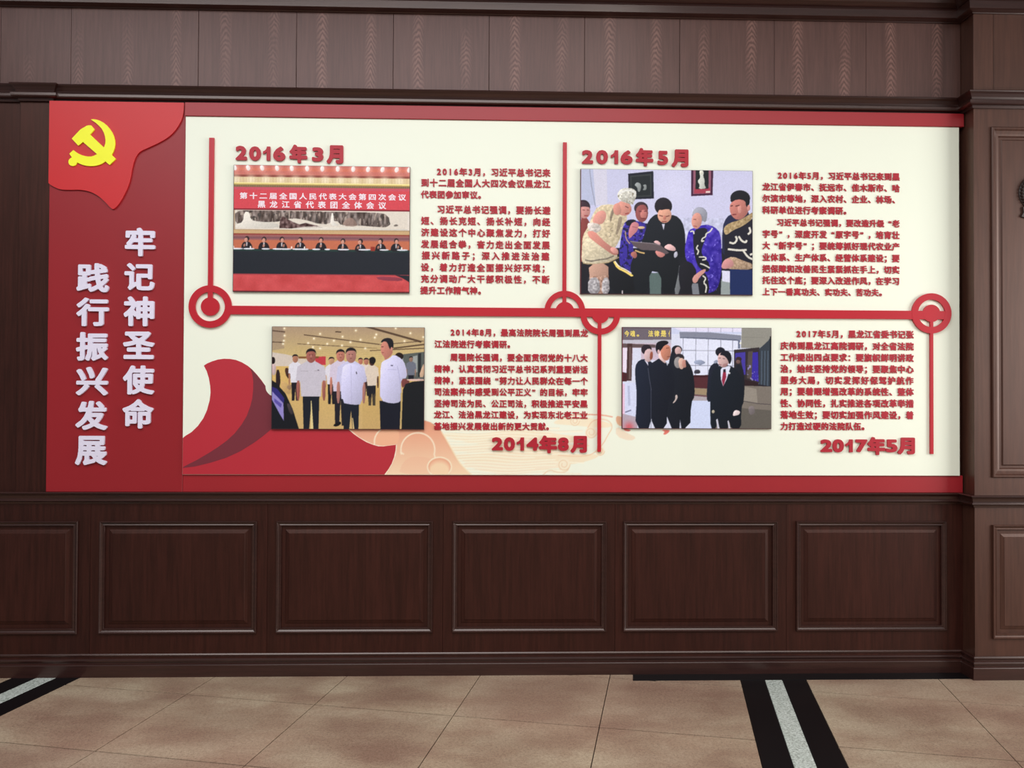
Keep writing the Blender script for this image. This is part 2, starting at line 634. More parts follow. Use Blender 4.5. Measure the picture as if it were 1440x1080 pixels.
YF = 0.012      # face of the wainscot frames
zt, zb = W(620, 732.5, YF)[1], W(620, 889, YF)[1]
mods = [(-372, -122, -360, -137), (-122, 127, -109, 110), (127, 376, 140, 361.5), (376, 623, 388.5, 608.5), (623, 865, 636, 852.5),
        (865, 1106, 876, 1093), (1106, 1353, 1119, 1330)]
for (a, b, pa, pb) in mods:
    xa, xb = W(a, 800, YF)[0] + 0.0008, W(b, 800, YF)[0] - 0.0008
    if b > 1340:
        xb = X_PIL
    wainscot(xa, xb, 0.0, Z_RAIL - 0.005, W(pa, 800, YF)[0], W(pb, 800, YF)[0], zb, zt, YF, wainscoting)

# ------------------------------------------------------------------ right pilaster / side wall
pil = empty('wall_right')
pil['kind'] = 'structure'
link('core', box_mesh(X_PIL + 0.001, X_PIL_END, YP + 0.021, YW + 0.08, 0, 4.3), WOOD_R, pil)
zPc = W(1400, 712, YP)[1]
px0 = W(1395, 800, YP)[0]
pxe = X_PIL_END - (px0 - X_PIL)
wainscot(X_PIL, X_PIL_END, 0.0, zPc, px0, pxe, W(1400, 898, YP)[1], W(1400, 738, YP)[1], YP, pil, WOOD_R)
zu0, zu1 = W(1400, 671.5, YP)[1], W(1400, 179, YP)[1]
UM = [(0.0, -0.004), (0.0, 0.008), (0.005, 0.012), (0.012, 0.012), (0.02, 0.004), (0.034, -0.004), (0.045, -0.006), (0.05, -0.014)]
UF = [(0.05, -0.014), (0.062, -0.014), (0.068, -0.008)]
wainscot(X_PIL, X_PIL_END, zPc + 0.001, W(1400, 140, YP)[1], px0, pxe, zu0, zu1, YP, pil, WOOD_R, 'wall_panel', UM, UF)
zfb, zft = W(1400, 127, YP)[1], W(1400, 18, YP)[1]
xs = W(1397, 70, YP)[0]
link('veneer_sheet', box_mesh(X_PIL, xs - 0.001, YP, YP + 0.02, zfb - 0.03, zft + 0.02, 0.0006), WOOD_R, pil)
link('veneer_sheet', box_mesh(xs + 0.001, X_PIL_END, YP, YP + 0.02, zfb - 0.03, zft + 0.02, 0.0006), WOOD_R, pil)

# ------------------------------------------------------------------ mouldings that run round both
path = [(XL, YW), (X_PIL, YW), (X_PIL, YP), (X_PIL_END, YP), (X_PIL_END, YW), (XR, YW)]


def zs(top_px, y=YW, x=700):
    return W(x, top_px, y)[1]


# cornice
zc = Z_FRIEZE_TOP
corn = [(-0.02, zc), (0.010, zc), (0.012, zc + 0.003), (0.040, zc + 0.007), (0.047, zc + 0.011), (0.0475, zc + 0.050), (0.044, zc + 0.058), (0.036, zc + 0.061), (0.034, zc + 0.066),
        (0.045, zc + 0.074), (0.062, zc + 0.086), (0.080, zc + 0.110), (0.086, zc + 0.116), (0.088, zc + 0.19), (0.10, zc + 0.21), (0.10, zc + 0.3), (-0.02, zc + 0.3)]
o = link('trim_1', sweep(corn, path, 'cornice'), WOOD_H, kind='structure')
# architrave under the frieze; breaks forward over the left pilaster
za = Z_FRIEZE_BOT
arch = [(-0.01, za), (0.044, za - 0.002), (0.048, za - 0.006), (0.046, za - 0.011), (0.036, za - 0.020), (0.026, za - 0.034), (0.022, za - 0.046), (0.024, za - 0.047), (0.036, za - 0.050),
        (0.042, za - 0.054), (0.0425, za - 0.067), (0.038, za - 0.073), (0.030, za - 0.0755), (0.016, za - 0.076), (0.014, za - 0.089), (-0.01, za - 0.089)]
cap0, cap1 = W(13, 130, -0.04)[0] + 0.045, W(79, 130, -0.04)[0] - 0.045
path2 = [(XL, YW), (cap0, YW), (cap0, YLP), (cap1, YLP), (cap1, YW)] + path[1:]
link('trim_2', sweep(arch, path2, 'architrave'), WOOD_H, kind='structure')
# chair rail
zr = Z_RAIL
rail = [(-0.02, zr), (0.036, zr), (0.040, zr - 0.003), (0.040, zr - 0.007), (0.034, zr - 0.011), (0.026, zr - 0.020), (0.022, zr - 0.034), (0.022, zr - 0.038), (0.029, zr - 0.040), (0.030, zr - 0.047),
        (0.024, zr - 0.051), (0.014, zr - 0.054), (0.011, zr - 0.064), (-0.02, zr - 0.064)]
link('trim_3', sweep(rail, path, 'chair_rail'), WOOD_H, kind='structure')
# baseboard
def zb_(p):
    return W(700, p, 0.0)[1]


zA, zB, zC, zE = zb_(918), zb_(924), zb_(930), zb_(933)
base = [(-0.02, zA + 0.002), (0.008, zA), (0.012, zA - 0.006), (0.011, zA - 0.012), (0.006, zA - 0.018), (0.006, zA - 0.024), (0.014, zA - 0.027), (0.016, zA - 0.034), (0.014, zA - 0.041), (0.009, zA - 0.046),
        (0.009, zA - 0.051), (0.017, zA - 0.055), (0.019, zA - 0.060), (0.019, 0.0), (-0.02, 0.0)]
link('baseboard_back', sweep(base, path, 'baseboard'), WOOD_H, kind='structure')

# ------------------------------------------------------------------ lettering: glyph outlines are thickened on a small grid and traced again
RES = 150.0
PADU = 0.16
_raw = {}


def raw_glyphs(chars):
    objs = []
    for ch in chars:
        if ch in _raw:
            continue
        c = bpy.data.curves.new('glyph', 'FONT')
        c.body = ch
        c.size = 1.0
        c.resolution_u = 3
        c.fill_mode = 'FRONT'
        o = bpy.data.objects.new('glyph', c)
        C.objects.link(o)
        objs.append((ch, o, c))
    bpy.context.view_layer.update()
    dg = bpy.context.evaluated_depsgraph_get()
    for ch, o, c in objs:
        me = bpy.data.meshes.new_from_object(o.evaluated_get(dg))
        co = np.empty(len(me.vertices) * 3, 'f')
        me.vertices.foreach_get('co', co)
        co = co.reshape(-1, 3)[:, :2].astype(float)
        me.calc_loop_triangles()
        tri = np.empty(len(me.loop_triangles) * 3, 'i')
        me.loop_triangles.foreach_get('vertices', tri)
        _raw[ch] = (co, tri.reshape(-1, 3))
        bpy.data.meshes.remove(me)
    for ch, o, c in objs:
        bpy.data.objects.remove(o)
        bpy.data.curves.remove(c)


def glyph_contours(ch, bold, squash=None):
    """closed contours in font units of glyph ch, thickened by `bold` (in em)"""
    co, tri = _raw[ch]
    if squash:
        co = co.copy()
        co[:, 0] *= squash
    lo = co.min(0) - PADU
    hi = co.max(0) + PADU
    nx, ny = int((hi[0] - lo[0]) * RES) + 2, int((hi[1] - lo[1]) * RES) + 2
    g = np.zeros((ny, nx), bool)
    q = (co - lo) * RES
    for t in tri:
        a, b, c = q[t[0]], q[t[1]], q[t[2]]
        x0, x1 = int(min(a[0], b[0], c[0])), int(max(a[0], b[0], c[0])) + 2
        y0, y1 = int(min(a[1], b[1], c[1])), int(max(a[1], b[1], c[1])) + 2
        X, Y = np.meshgrid(np.arange(x0, x1), np.arange(y0, y1))
        d1 = (b[0] - a[0]) * (Y - a[1]) - (b[1] - a[1]) * (X - a[0])
        d2 = (c[0] - b[0]) * (Y - b[1]) - (c[1] - b[1]) * (X - b[0])
        d3 = (a[0] - c[0]) * (Y - c[1]) - (a[1] - c[1]) * (X - c[0])
        ins = ((d1 >= -1e-6) & (d2 >= -1e-6) & (d3 >= -1e-6)) | ((d1 <= 1e-6) & (d2 <= 1e-6) & (d3 <= 1e-6))
        g[y0:y1, x0:x1] |= ins
    r = bold * RES
    R_ = int(math.ceil(r))
    out = g.copy()
    for dy in range(-R_, R_ + 1):
        for dx in range(-R_, R_ + 1):
            if (dx or dy) and dx * dx + dy * dy <= r * r + 0.3:
                out |= np.roll(np.roll(g, dy, 0), dx, 1)
    f = out.astype(float)
    for _ in range(2):
        f = (f + np.roll(f, 1, 0) + np.roll(f, -1, 0)) / 3
        f = (f + np.roll(f, 1, 1) + np.roll(f, -1, 1)) / 3
    f -= 0.5001
    # marching squares, boundary cells only
    s = f > 0
    code = s[:-1, :-1] * 1 + s[:-1, 1:] * 2 + s[1:, 1:] * 4 + s[1:, :-1] * 8
    ys, xs = np.nonzero((code > 0) & (code < 15))
    nxt = {}
    T = {1: [(3, 0)], 2: [(0, 1)], 3: [(3, 1)], 4: [(1, 2)], 5: [(3, 0), (1, 2)], 6: [(0, 2)], 7: [(3, 2)], 8: [(2, 3)], 9: [(2, 0)], 10: [(0, 1), (2, 3)], 11: [(2, 1)],
         12: [(1, 3)], 13: [(1, 0)], 14: [(0, 3)]}
    pos = {}

    def edge(x, y, e):
        if e == 0:
            k = (x, y, 0)
            a, b = f[y, x], f[y, x + 1]
            p = (x + a / (a - b), y)
        elif e == 1:
            k = (x + 1, y, 1)
            a, b = f[y, x + 1], f[y + 1, x + 1]
            p = (x + 1, y + a / (a - b))
        elif e == 2:
            k = (x, y + 1, 0)
            a, b = f[y + 1, x], f[y + 1, x + 1]
            p = (x + a / (a - b), y + 1)
        else:
            k = (x, y, 1)
            a, b = f[y, x], f[y + 1, x]
            p = (x, y + a / (a - b))
        pos[k] = p
        return k
    for y, x in zip(ys.tolist(), xs.tolist()):
        for (e0, e1) in T[int(code[y, x])]:
            nxt[edge(x, y, e0)] = edge(x, y, e1)
    loops = []
    while nxt:
        k0, k = next(iter(nxt.items()))
        loop = [k0]
        del nxt[k0]
        while k != k0 and k in nxt:
            loop.append(k)
            k = nxt.pop(k)
        if len(loop) > 8:
            pts = [((pos[k][0]) / RES + lo[0], (pos[k][1]) / RES + lo[1]) for k in loop]
            pts = simplify(pts, 0.0035)
            if len(pts) > 2:
                loops.append(pts)
    return loops


def simplify(pts, eps):
    """closed Ramer-Douglas-Peucker"""
    n = len(pts)
    a = np.array(pts)
    far = int(np.argmax(((a - a[0]) ** 2).sum(1)))

    def rdp(seg):
        keep = [0, len(seg) - 1]
        st = [(0, len(seg) - 1)]
        ks = set(keep)
        while st:
            i, j = st.pop()
            if j - i < 2:
                continue
            p, q = seg[i], seg[j]
            d = q - p
            L = math.hypot(*d)
            w = seg[i + 1:j] - p
            dist = np.abs(w[:, 0] * d[1] - w[:, 1] * d[0]) / L if L > 1e-9 else np.hypot(w[:, 0], w[:, 1])
            m = int(np.argmax(dist))
            if dist[m] > eps:
                ks.add(i + 1 + m)
                st += [(i, i + 1 + m), (i + 1 + m, j)]
        return sorted(ks)
    s1 = a[:far + 1]
    s2 = np.vstack([a[far:], a[:1]])
    out = [tuple(s1[i]) for i in rdp(s1)][:-1] + [tuple(s2[i]) for i in rdp(s2)][:-1]
    return out


def loops_mesh(loops, fx, fz, y_front, y_back, bevel=0.0):
    c = bpy.data.curves.new('letter', 'CURVE')
    c.dimensions = '2D'
    c.fill_mode = 'BOTH'
    for pts in loops:
        s = c.splines.new('POLY')
        s.points.add(len(pts) - 1)
        for i, p in enumerate(pts):
            s.points[i].co = (fx(p[0]), fz(p[1]), 0, 1)
        s.use_cyclic_u = True
    return curve_to_mesh(c, y_front, y_back, bevel)


def fitted_letter(ch, bold, box, y_front, y_back, squash=None):
    """letter mesh whose bounding box fills the photo box (px x0, y0, x1, y1) on the plane y_front"""
    if ch == '1':
        loops = [[(0, .64), (.24, .70), (.44, .80), (.55, 1), (1, 1), (1, 0), (.50, 0), (.50, .60), (.28, .50), (0, .46)]]
    else:
        loops = glyph_contours(ch, bold, squash)
    A = np.array([p for l in loops for p in l])
    lo, hi = A.min(0), A.max(0)
    x0, z1 = W(box[0], box[1], y_front)
    x1, z0 = W(box[2], box[3], y_front)
    zt_ = (W(box[0], box[1], y_front)[1] + W(box[2], box[1], y_front)[1]) / 2
    zb2 = (W(box[0], box[3], y_front)[1] + W(box[2], box[3], y_front)[1]) / 2
    fx = lambda v: x0 + (v - lo[0]) / (hi[0] - lo[0]) * (x1 - x0)
    fz = lambda v: zb2 + (v - lo[1]) / (hi[1] - lo[1]) * (zt_ - zb2)
    return loops_mesh(loops, fx, fz, y_front, y_back)


# ------------------------------------------------------------------ display boards
Y_TITLE, Y_RED, Y_CREAM, Y_TOP = -0.006, -0.002, -0.014, -0.022
Y_FACE = Y_CREAM + 0.0014     # cream face; the printed films lie between it and Y_CREAM
z_bot = Z_RAIL + 0.0004
z_top = za - 0.0885
xt0, xt1 = W(67.5, 420, Y_TITLE)[0], W(259, 400, Y_TITLE)[0]
YBK = YW - 0.0006
title = link('title_board', box_mesh(xt0, xt1, Y_TITLE, YBK, z_bot, z_top, 0.0015), RED_PANEL)
tag(title, 'tall narrow deep red title board at the left end of the display wall', 'board')

board = empty('display_board', (0, YW, z_bot))
tag(board, 'wide cream display board with red borders hung between rail and wooden frieze', 'board')
xr_edge = W(1354, 680, Y_RED)[0]
xc0, xc1 = xt1 + 0.002, W(1349.5, 420, Y_CREAM)[0]
zc0 = W(800, 668.3, Y_CREAM)[1]
zc1 = W(800, 171, Y_CREAM)[1]
link('bottom_border', box_mesh(xt1 + 0.001, xr_edge, Y_RED, YBK, z_bot, zc0, 0.0012), RED_BORDER, board)['label'] = 'deep red border along the foot'
link('cream_panel', box_mesh(xc0, xc1, Y_FACE, YBK, zc0, zc1, 0.0012), CREAM, board)['label'] = 'cream panel face'
strip = link('border_strip', box_mesh(xc0 - 0.001, xr_edge, Y_TOP, YBK, zc1 + 0.0005, z_top - 0.0005, 0.0012), RED_BORDER)
tag(strip, 'long thin red strip above the cream board, under the wooden moulding', 'border')

# printed red wave at the lower left of the cream panel (thin printed film, real thickness)
YPR = Y_FACE - 0.0006


def Z5(pts):
    return [(240 + a / 3.6, 380 + b / 3.6) for a, b in pts]


def Z6(pts):
    return [(400 + a / 3.13, 560 + b / 3.13) for a, b in pts]


def clampx(pts):
    return [(max(x, xc0 + 0.001), max(z, zc0 + 0.0015)) for x, z in pts]


crest = Z5([(52, 850), (75, 838), (105, 820), (138, 788), (165, 750), (184, 708), (197, 660), (202, 620), (200, 585), (193, 545), (182, 510), (168, 483), (185, 472), (210, 461), (240, 452), (270, 448),
            (300, 449), (330, 454), (360, 466), (392, 485), (415, 505), (438, 530), (460, 558), (480, 586), (481, 600), (484, 612), (492, 624), (503, 634), (520, 640), (560, 640)])
lower = Z6([(160, 60), (285, 140), (305, 158), (330, 175), (360, 193), (390, 205), (412, 211), (435, 212), (465, 208), (491, 205), (489, 230), (483, 258), (472, 288), (458, 312), (440, 336)])
wave = crest + lower + [(541, 668.6), (250, 668.6)]
link('printed_wave', slab_mesh(clampx(P(wave, YPR)), YPR, Y_FACE + 0.0005), RED_WAVE, board)['label'] = 'crimson printed wave curling up at the lower left'
fold = Z5([(400, 492), (412, 520), (418, 560), (418, 600), (413, 650), (403, 690), (385, 738), (360, 780), (325, 825), (285, 862), (240, 895), (190, 927), (130, 962), (70, 992), (60, 1001), (120, 994),
           (200, 975), (280, 950), (350, 918), (420, 875), (470, 838), (515, 800), (560, 700), (560, 640), (520, 638), (503, 632), (492, 622), (484, 610), (481, 598), (479, 585), (458, 558), (436, 530), (414, 504)])
YP2 = YPR - 0.0005
link('wave_fold', slab_mesh(clampx(P(fold, YP2)), YP2, YPR + 0.0002), DARK_WAVE, board)['label'] = 'dark maroon fold inside the wave'


# ------------------------------------------------------------------ a small painter for the flat prints
class Print:
    def __init__(self, quad, cells, ss=2):
        """quad: photo px corners TL, TR, BR, BL"""
        self.q = quad
        self.w, self.h = cells
        self.ss = ss
        self.W_, self.H_ = self.w * ss, self.h * ss
        self.im = np.zeros((self.H_, self.W_, 3))
        self.o = (0, 0, 1.0)

    def zoom(self, ox, oy, s):
        self.o = (ox, oy, s)
        return self

    def m(self, p):
        x, y = self.o[0] + p[0] / self.o[2], self.o[1] + p[1] / self.o[2]
        (ax, ay), (bx, by), (cx, cy), (dx, dy) = self.q
        v = (y - (ay + by) / 2) / ((cy + dy) / 2 - (ay + by) / 2)
        xl, xr = ax + (dx - ax) * v, bx + (cx - bx) * v
        u = (x - xl) / (xr - xl)
        yt, yb = ay + (by - ay) * u, dy + (cy - dy) * u
        v = (y - yt) / (yb - yt)
        return u * self.W_, v * self.H_

    def fill(self, c):
        self.im[:] = c

    grad = 0.0

    def poly(self, c, pts, sm=0, a=1.0, shade=False):
        if sm:
            pts = smooth_pts(pts, sm)
        q = [self.m(p) for p in pts]
        xs_ = [p[0] for p in q]
        ys_ = [p[1] for p in q]
        x0, x1 = max(int(min(xs_)) - 1, 0), min(int(max(xs_)) + 2, self.W_)
        y0, y1 = max(int(min(ys_)) - 1, 0), min(int(max(ys_)) + 2, self.H_)
        if x1 <= x0 or y1 <= y0:
            return
        X, Y = np.meshgrid(np.arange(x0, x1) + .5, np.arange(y0, y1) + .5)
        ins = np.zeros(X.shape, bool)
        n = len(q)
        for i in range(n):
            (ax, ay), (bx, by) = q[i], q[(i + 1) % n]
            if ay == by:
                continue
            cr = ((ay > Y) != (by > Y)) & (X < (bx - ax) * (Y - ay) / (by - ay) + ax)
            ins ^= cr
        sub = self.im[y0:y1, x0:x1]
        if (sm or shade) and self.grad:
            w_, h_ = max(x1 - x0, 1), max(y1 - y0, 1)
            k = 1 - self.grad * ((X - (x0 + x1) / 2) / w_ * .7 + (Y - (y0 + y1) / 2) / h_ * .6)
            sub[ins] = sub[ins] * (1 - a) + (np.array(c)[None, None, :] * k[..., None])[ins] * a
        else:
            sub[ins] = sub[ins] * (1 - a) + np.array(c) * a

    def ell(self, c, x, y, rx, ry, rot=0.0, a=1.0):
        n = 20
        cr, sr = math.cos(math.radians(rot)), math.sin(math.radians(rot))
        pts = []
        for i in range(n):
            t = 2 * math.pi * i / n
            u, v = rx * math.cos(t), ry * math.sin(t)
            pts.append((x + u * cr - v * sr, y + u * sr + v * cr))
        self.poly(c, pts, 0, a, True)

    def glow(self, c, x, y, r, a=1.0):
        X, Y = self.m((x, y))
        X2, _ = self.m((x + r, y))
        R_ = X2 - X
        x0, x1, y0, y1 = max(int(X - 2 * R_), 0), min(int(X + 2 * R_) + 1, self.W_), max(int(Y - 2 * R_), 0), min(int(Y + 2 * R_) + 1, self.H_)
        if x1 <= x0 or y1 <= y0:
            return
        gx, gy = np.meshgrid(np.arange(x0, x1), np.arange(y0, y1))
        k = (a * np.exp(-((gx - X) ** 2 + (gy - Y) ** 2) / (R_ * R_ * .6)))[..., None]
        self.im[y0:y1, x0:x1] = self.im[y0:y1, x0:x1] * (1 - k) + np.array(c) * k

    def line(self, c, pts, w, a=1.0, sm=0):
        if sm:
            pts = smooth_pts(pts, sm, closed=False)
        for (p, q) in zip(pts[:-1], pts[1:]):
            dx, dy = q[0] - p[0], q[1] - p[1]
            L = math.hypot(dx, dy) or 1
            nx, ny = -dy / L * w / 2, dx / L * w / 2
            ex, ey = dx / L * w * .2, dy / L * w * .2
            self.poly(c, [(p[0] + nx - ex, p[1] + ny - ey), (q[0] + nx + ex, q[1] + ny + ey), (q[0] - nx + ex, q[1] - ny + ey), (p[0] - nx - ex, p[1] - ny - ey)], 0, a)

    def mottle(self, pts, amp, scale, seed, colors=None, stretch=1.0):
        """blotchy variation inside a polygon (rock, lace, embroidery)"""
        q = [self.m(p) for p in pts]
        x0, x1 = max(int(min(p[0] for p in q)), 0), min(int(max(p[0] for p in q)) + 1, self.W_)
        y0, y1 = max(int(min(p[1] for p in q)), 0), min(int(max(p[1] for p in q)) + 1, self.H_)
        rg = np.random.RandomState(seed)
        h, w = y1 - y0, x1 - x0
        if h < 2 or w < 2:
            return
        gh, gw = max(int(h / scale / stretch) + 2, 3), max(int(w / scale) + 2, 3)
        base = rg.rand(gh, gw)
        yy, xx = np.linspace(0, gh - 1.01, h), np.linspace(0, gw - 1.01, w)
        yi, xi = yy.astype(int), xx.astype(int)
        fy, fx = (yy - yi)[:, None], (xx - xi)[None, :]
        b = (base[yi][:, xi] * (1 - fy) * (1 - fx) + base[yi][:, xi + 1] * (1 - fy) * fx + base[yi + 1][:, xi] * fy * (1 - fx) + base[yi + 1][:, xi + 1] * fy * fx) - .5
        X, Y = np.meshgrid(np.arange(x0, x1) + .5, np.arange(y0, y1) + .5)
        ins = np.zeros(X.shape, bool)
        for i in range(len(q)):
            (ax, ay), (bx, by) = q[i], q[(i + 1) % len(q)]
            if ay != by:
                ins ^= ((ay > Y) != (by > Y)) & (X < (bx - ax) * (Y - ay) / (by - ay) + ax)
        sub = self.im[y0:y1, x0:x1]
        if colors is None:
            sub[ins] = (sub + (b * 2 * amp)[..., None])[ins]
        else:
            m2 = ins & (b > amp)
            sub[m2] = colors

    def blur(self, n=1):
        for _ in range(n):
            p = np.pad(self.im, ((1, 1), (1, 1), (0, 0)), 'edge')
            self.im = (p[1:-1, 1:-1] * 2 + p[:-2, 1:-1] + p[2:, 1:-1] + p[1:-1, :-2] + p[1:-1, 2:]) / 6

    def grain(self, amp, seed):
        rg_ = np.random.RandomState(seed)
        n_ = rg_.randn(self.H_ // 3 + 1, self.W_ // 3 + 1)
        n_ = np.repeat(np.repeat(n_, 3, 0), 3, 1)[:self.H_, :self.W_]
        self.im = self.im * (1 + n_[..., None] * amp) + rg_.randn(self.H_, self.W_, 1) * 2

    def mesh(self, y, name, y_back=None):
        """grid mesh with a colour per vertex, lying on the plane y"""
        im = self.im.reshape(self.h, self.ss, self.w, self.ss, 3).mean((1, 3))
        im = np.clip(im, 0, 255) / 255
        lin = np.where(im <= 0.04045, im / 12.92, ((im + 0.055) / 1.055) ** 2.4)
        (ax, ay), (bx, by), (cx, cy), (dx, dy) = self.q
        xl = (W(ax, ay, y)[0] + W(dx, dy, y)[0]) / 2
        xr = (W(bx, by, y)[0] + W(cx, cy, y)[0]) / 2
        zt2 = (W(ax, ay, y)[1] + W(bx, by, y)[1]) / 2
        zb3 = (W(cx, cy, y)[1] + W(dx, dy, y)[1]) / 2
        h, w = self.h, self.w
        X = np.linspace(xl, xr, w)
        Z = np.linspace(zt2, zb3, h)
        co = np.empty((h, w, 3), 'f')
        co[..., 0] = X[None, :]
        co[..., 1] = y
        co[..., 2] = Z[:, None]
        idx = np.arange(h * w).reshape(h, w)
        f = np.stack([idx[1:, :-1], idx[1:, 1:], idx[:-1, 1:], idx[:-1, :-1]], -1).reshape(-1)
        me = bpy.data.meshes.new(name)
        me.vertices.add(h * w)
        me.vertices.foreach_set('co', co.ravel())
        nf = (h - 1) * (w - 1)
        me.loops.add(nf * 4)
        me.polygons.add(nf)
        me.polygons.foreach_set('loop_start', np.arange(0, nf * 4, 4))
        me.polygons.foreach_set('vertices', f.astype('i'))
        me.update(calc_edges=True)
        ca = me.color_attributes.new('print', 'FLOAT_COLOR', 'POINT')
        col = np.ones((h * w, 4), 'f')
        col[:, :3] = lin.reshape(-1, 3)
        ca.data.foreach_set('color', col.ravel())
        self.rect = (xl, xr, zb3, zt2)
        return me


# printed clouds on the cream panel
CR = (244.5, 248.5, 230.5)
cl = Print([(480, 572), (960, 572), (960, 667.6), (480, 667.6)], (520, 104), 3)
cl.fill(CR)
cl.zoom(400, 560, 3.13)
rg = random.Random(3)


def flow(y0, amp, per, ph, x0, x1, c, w, a=1.0, slope=0.0):
    pts = []
    x = x0
    while x <= x1:
        t = (x - x0) / (x1 - x0)
        pts.append((x, y0 + slope * (x - x0) + amp * math.sin(x / per + ph) * (0.4 + 0.6 * math.sin(math.pi * min(1, t * 1.05)))))
        x += 12
    cl.line(c, pts, w, a)


# tinted bodies of the clouds
for (y0, hgt, x0, x1, c) in ((170, 26, 690, 1330, (250, 238, 208)), (215, 22, 720, 1340, (249, 236, 208)), (258, 30, 740, 1380, (248, 233, 203)), (300, 26, 780, 1240, (249, 236, 210)), (110, 20, 1180, 1440, (250, 236, 206))):
    up_, dn_ = [], []
    for i in range(41):
        t = i / 40
        x = x0 + (x1 - x0) * t
        wob = 9 * math.sin(x / 62 + y0)
        k = math.sin(math.pi * t) ** .5 if 0 < t < 1 else 0
        up_.append((x, y0 + wob - hgt * k))
        dn_.append((x, y0 + wob + hgt * k))
    cl.poly(c, up_ + dn_[::-1])
for i in range(17):
    y0 = 128 + i * 12.5
    ph = 0.5 + i * 0.28
    x0, x1 = 690 + i * 6, 1210 + 110 * math.sin(i * 1.7)
    flow(y0 + 5, 6, 62, ph, x0, x1, (254, 248, 224), 6, 0.8)
    flow(y0, 6, 62, ph, x0, x1, (240, 218, 182), 2.2, 0.55)
# curled cloud heads
for (x, y, r, c) in ((1272, 100, 22, (238, 208, 170)), (1225, 290, 28, (236, 208, 170)), (1345, 150, 26, (240, 212, 176)), (1385, 232, 20, (238, 210, 172))):
    sp_ = []
    for k in range(30):
        t = k / 29 * 1.6 * 2 * math.pi
        rr = r * (1 - k / 40)
        sp_.append((x + rr * math.cos(t), y + rr * math.sin(t)))
    cl.ell((250, 238, 212), x, y, r, r)
    cl.line(c, sp_, 3.2)
cl.line((233, 150, 120), [(1235, 78), (1290, 70), (1350, 72), (1400, 74), (1440, 82)], 5, 0.8, 1)
cl.line((240, 206, 170), [(1330, 130), (1352, 96), (1400, 90), (1432, 104), (1440, 130), (1420, 160), (1400, 200), (1350, 250), (1280, 256), (1200, 250)], 4, 0.9, 2)
cl.line((240, 210, 176), [(1130, 340), (1160, 312), (1200, 326), (1240, 322), (1252, 296)], 4, 0.9, 2)
# dragon-tail tips that show under the lower right photograph
cl.zoom(865, 440, 6)
cl.poly((238, 170, 130), [(0, 868), (40, 872), (62, 890), (62, 935), (40, 960), (0, 925)], 1, .8)
cl.poly((224, 96, 84), [(62, 968), (130, 984), (110, 1000), (70, 992)], 1, .85)
cl.poly((230, 110, 96), [(380, 984), (460, 984), (450, 1004), (420, 1026), (398, 1020), (418, 1000)], 1, .9)
cl.poly((244, 218, 190), [(0, 950), (90, 1010), (180, 1050), (120, 1080), (0, 1040)], 1, .7)
cl.zoom(400, 560, 3.13)
# peach body, shaded from salmon at the top to cream at the foot
body = [(270, 120), (600, 96), (640, 108), (665, 124), (690, 150), (712, 186), (738, 232), (765, 280), (792, 310), (822, 338), (430, 338), (470, 290), (486, 250), (490, 206), (430, 212), (390, 205), (330, 175), (285, 140)]
for i, k in enumerate(np.linspace(0, 1, 24)):
    c = np.array((232, 158, 128)) * (1 - k) + np.array((250, 222, 186)) * k
    y0 = 96 + 242 * k
    seg = [(x, max(y, y0)) for x, y in body]
    cl.poly(tuple(c), seg)
cl.line((250, 232, 196), [(690, 150), (712, 186), (738, 232), (765, 280), (792, 310), (822, 338)], 6, .9, 1)
cl.poly((240, 180, 150), [(500, 338), (520, 280), (560, 255), (640, 262), (700, 300), (740, 338)], 1, .35)
# swirls
arc = [(585 + 74 * math.cos(t), 228 + 74 * math.sin(t)) for t in np.linspace(math.radians(165), math.radians(375), 30)]
cl.line((252, 232, 204), [(524, 247), (510, 238)] + arc + [(661, 262)], 6)
for k in range(12):
    cl.ell(tuple(np.array((236, 170, 138)) * (1 - k / 12) + np.array((251, 222, 184)) * (k / 12)), 680, 303 + k * 1.3, 50 - k * 1.0, 41 - k * 1.0)
ring_ = [(680 + 52 * math.cos(t), 302 + 42 * math.sin(t)) for t in np.linspace(math.radians(40), math.radians(-230), 30)]
cl.line((252, 234, 204), ring_, 6)
cl.poly((244, 186, 150), [(398, 205), (398, 180), (412, 155), (440, 140), (500, 140), (505, 180), (492, 206), (440, 213)], 1)
cl.line((252, 232, 204), [(396, 204), (396, 178), (408, 154), (424, 140)], 6, 1, 1)
cl.line((253, 240, 220), [(285, 140), (330, 178), (390, 208), (435, 215), (491, 208), (486, 250), (470, 290), (440, 338)], 5, .9)
cl.blur(2)
# keep the print to the cloud area: the grid's cream matches the panel
link('printed_clouds', cl.mesh(Y_FACE - 0.0004, 'printed_clouds'), PRINT, board)['label'] = 'peach and pale gold printed cloud swirls'
rebase(board)

# ------------------------------------------------------------------ flag cut-out and emblem on the title board
YFL = Y_TITLE - 0.010
flag_px = [(68, 136), (258.5, 136)] + smooth_pts([(258.5, 150), (258, 160), (254, 172), (246, 184), (238, 192), (225, 200), (210, 207), (196, 213), (190, 222), (186, 236), (183, 255), (176, 272), (168, 286), (160, 294.5), (156, 293), (148, 284),
                                                   (138, 275), (126, 269), (112, 266.5), (98, 267), (84, 266.5), (74, 262), (67.5, 257)], 2, closed=False)
fp = [(min(max(x, xt0 + 0.0005), xt1 - 0.0005), min(z, z_top - 0.001)) for x, z in P(flag_px, YFL)]
flag = link('flag_cutout', slab_mesh(fp, YFL, Y_TITLE), RED_FLAG)
tag(flag, 'bright red waving flag cut-out mounted over the top of the title board', 'flag')

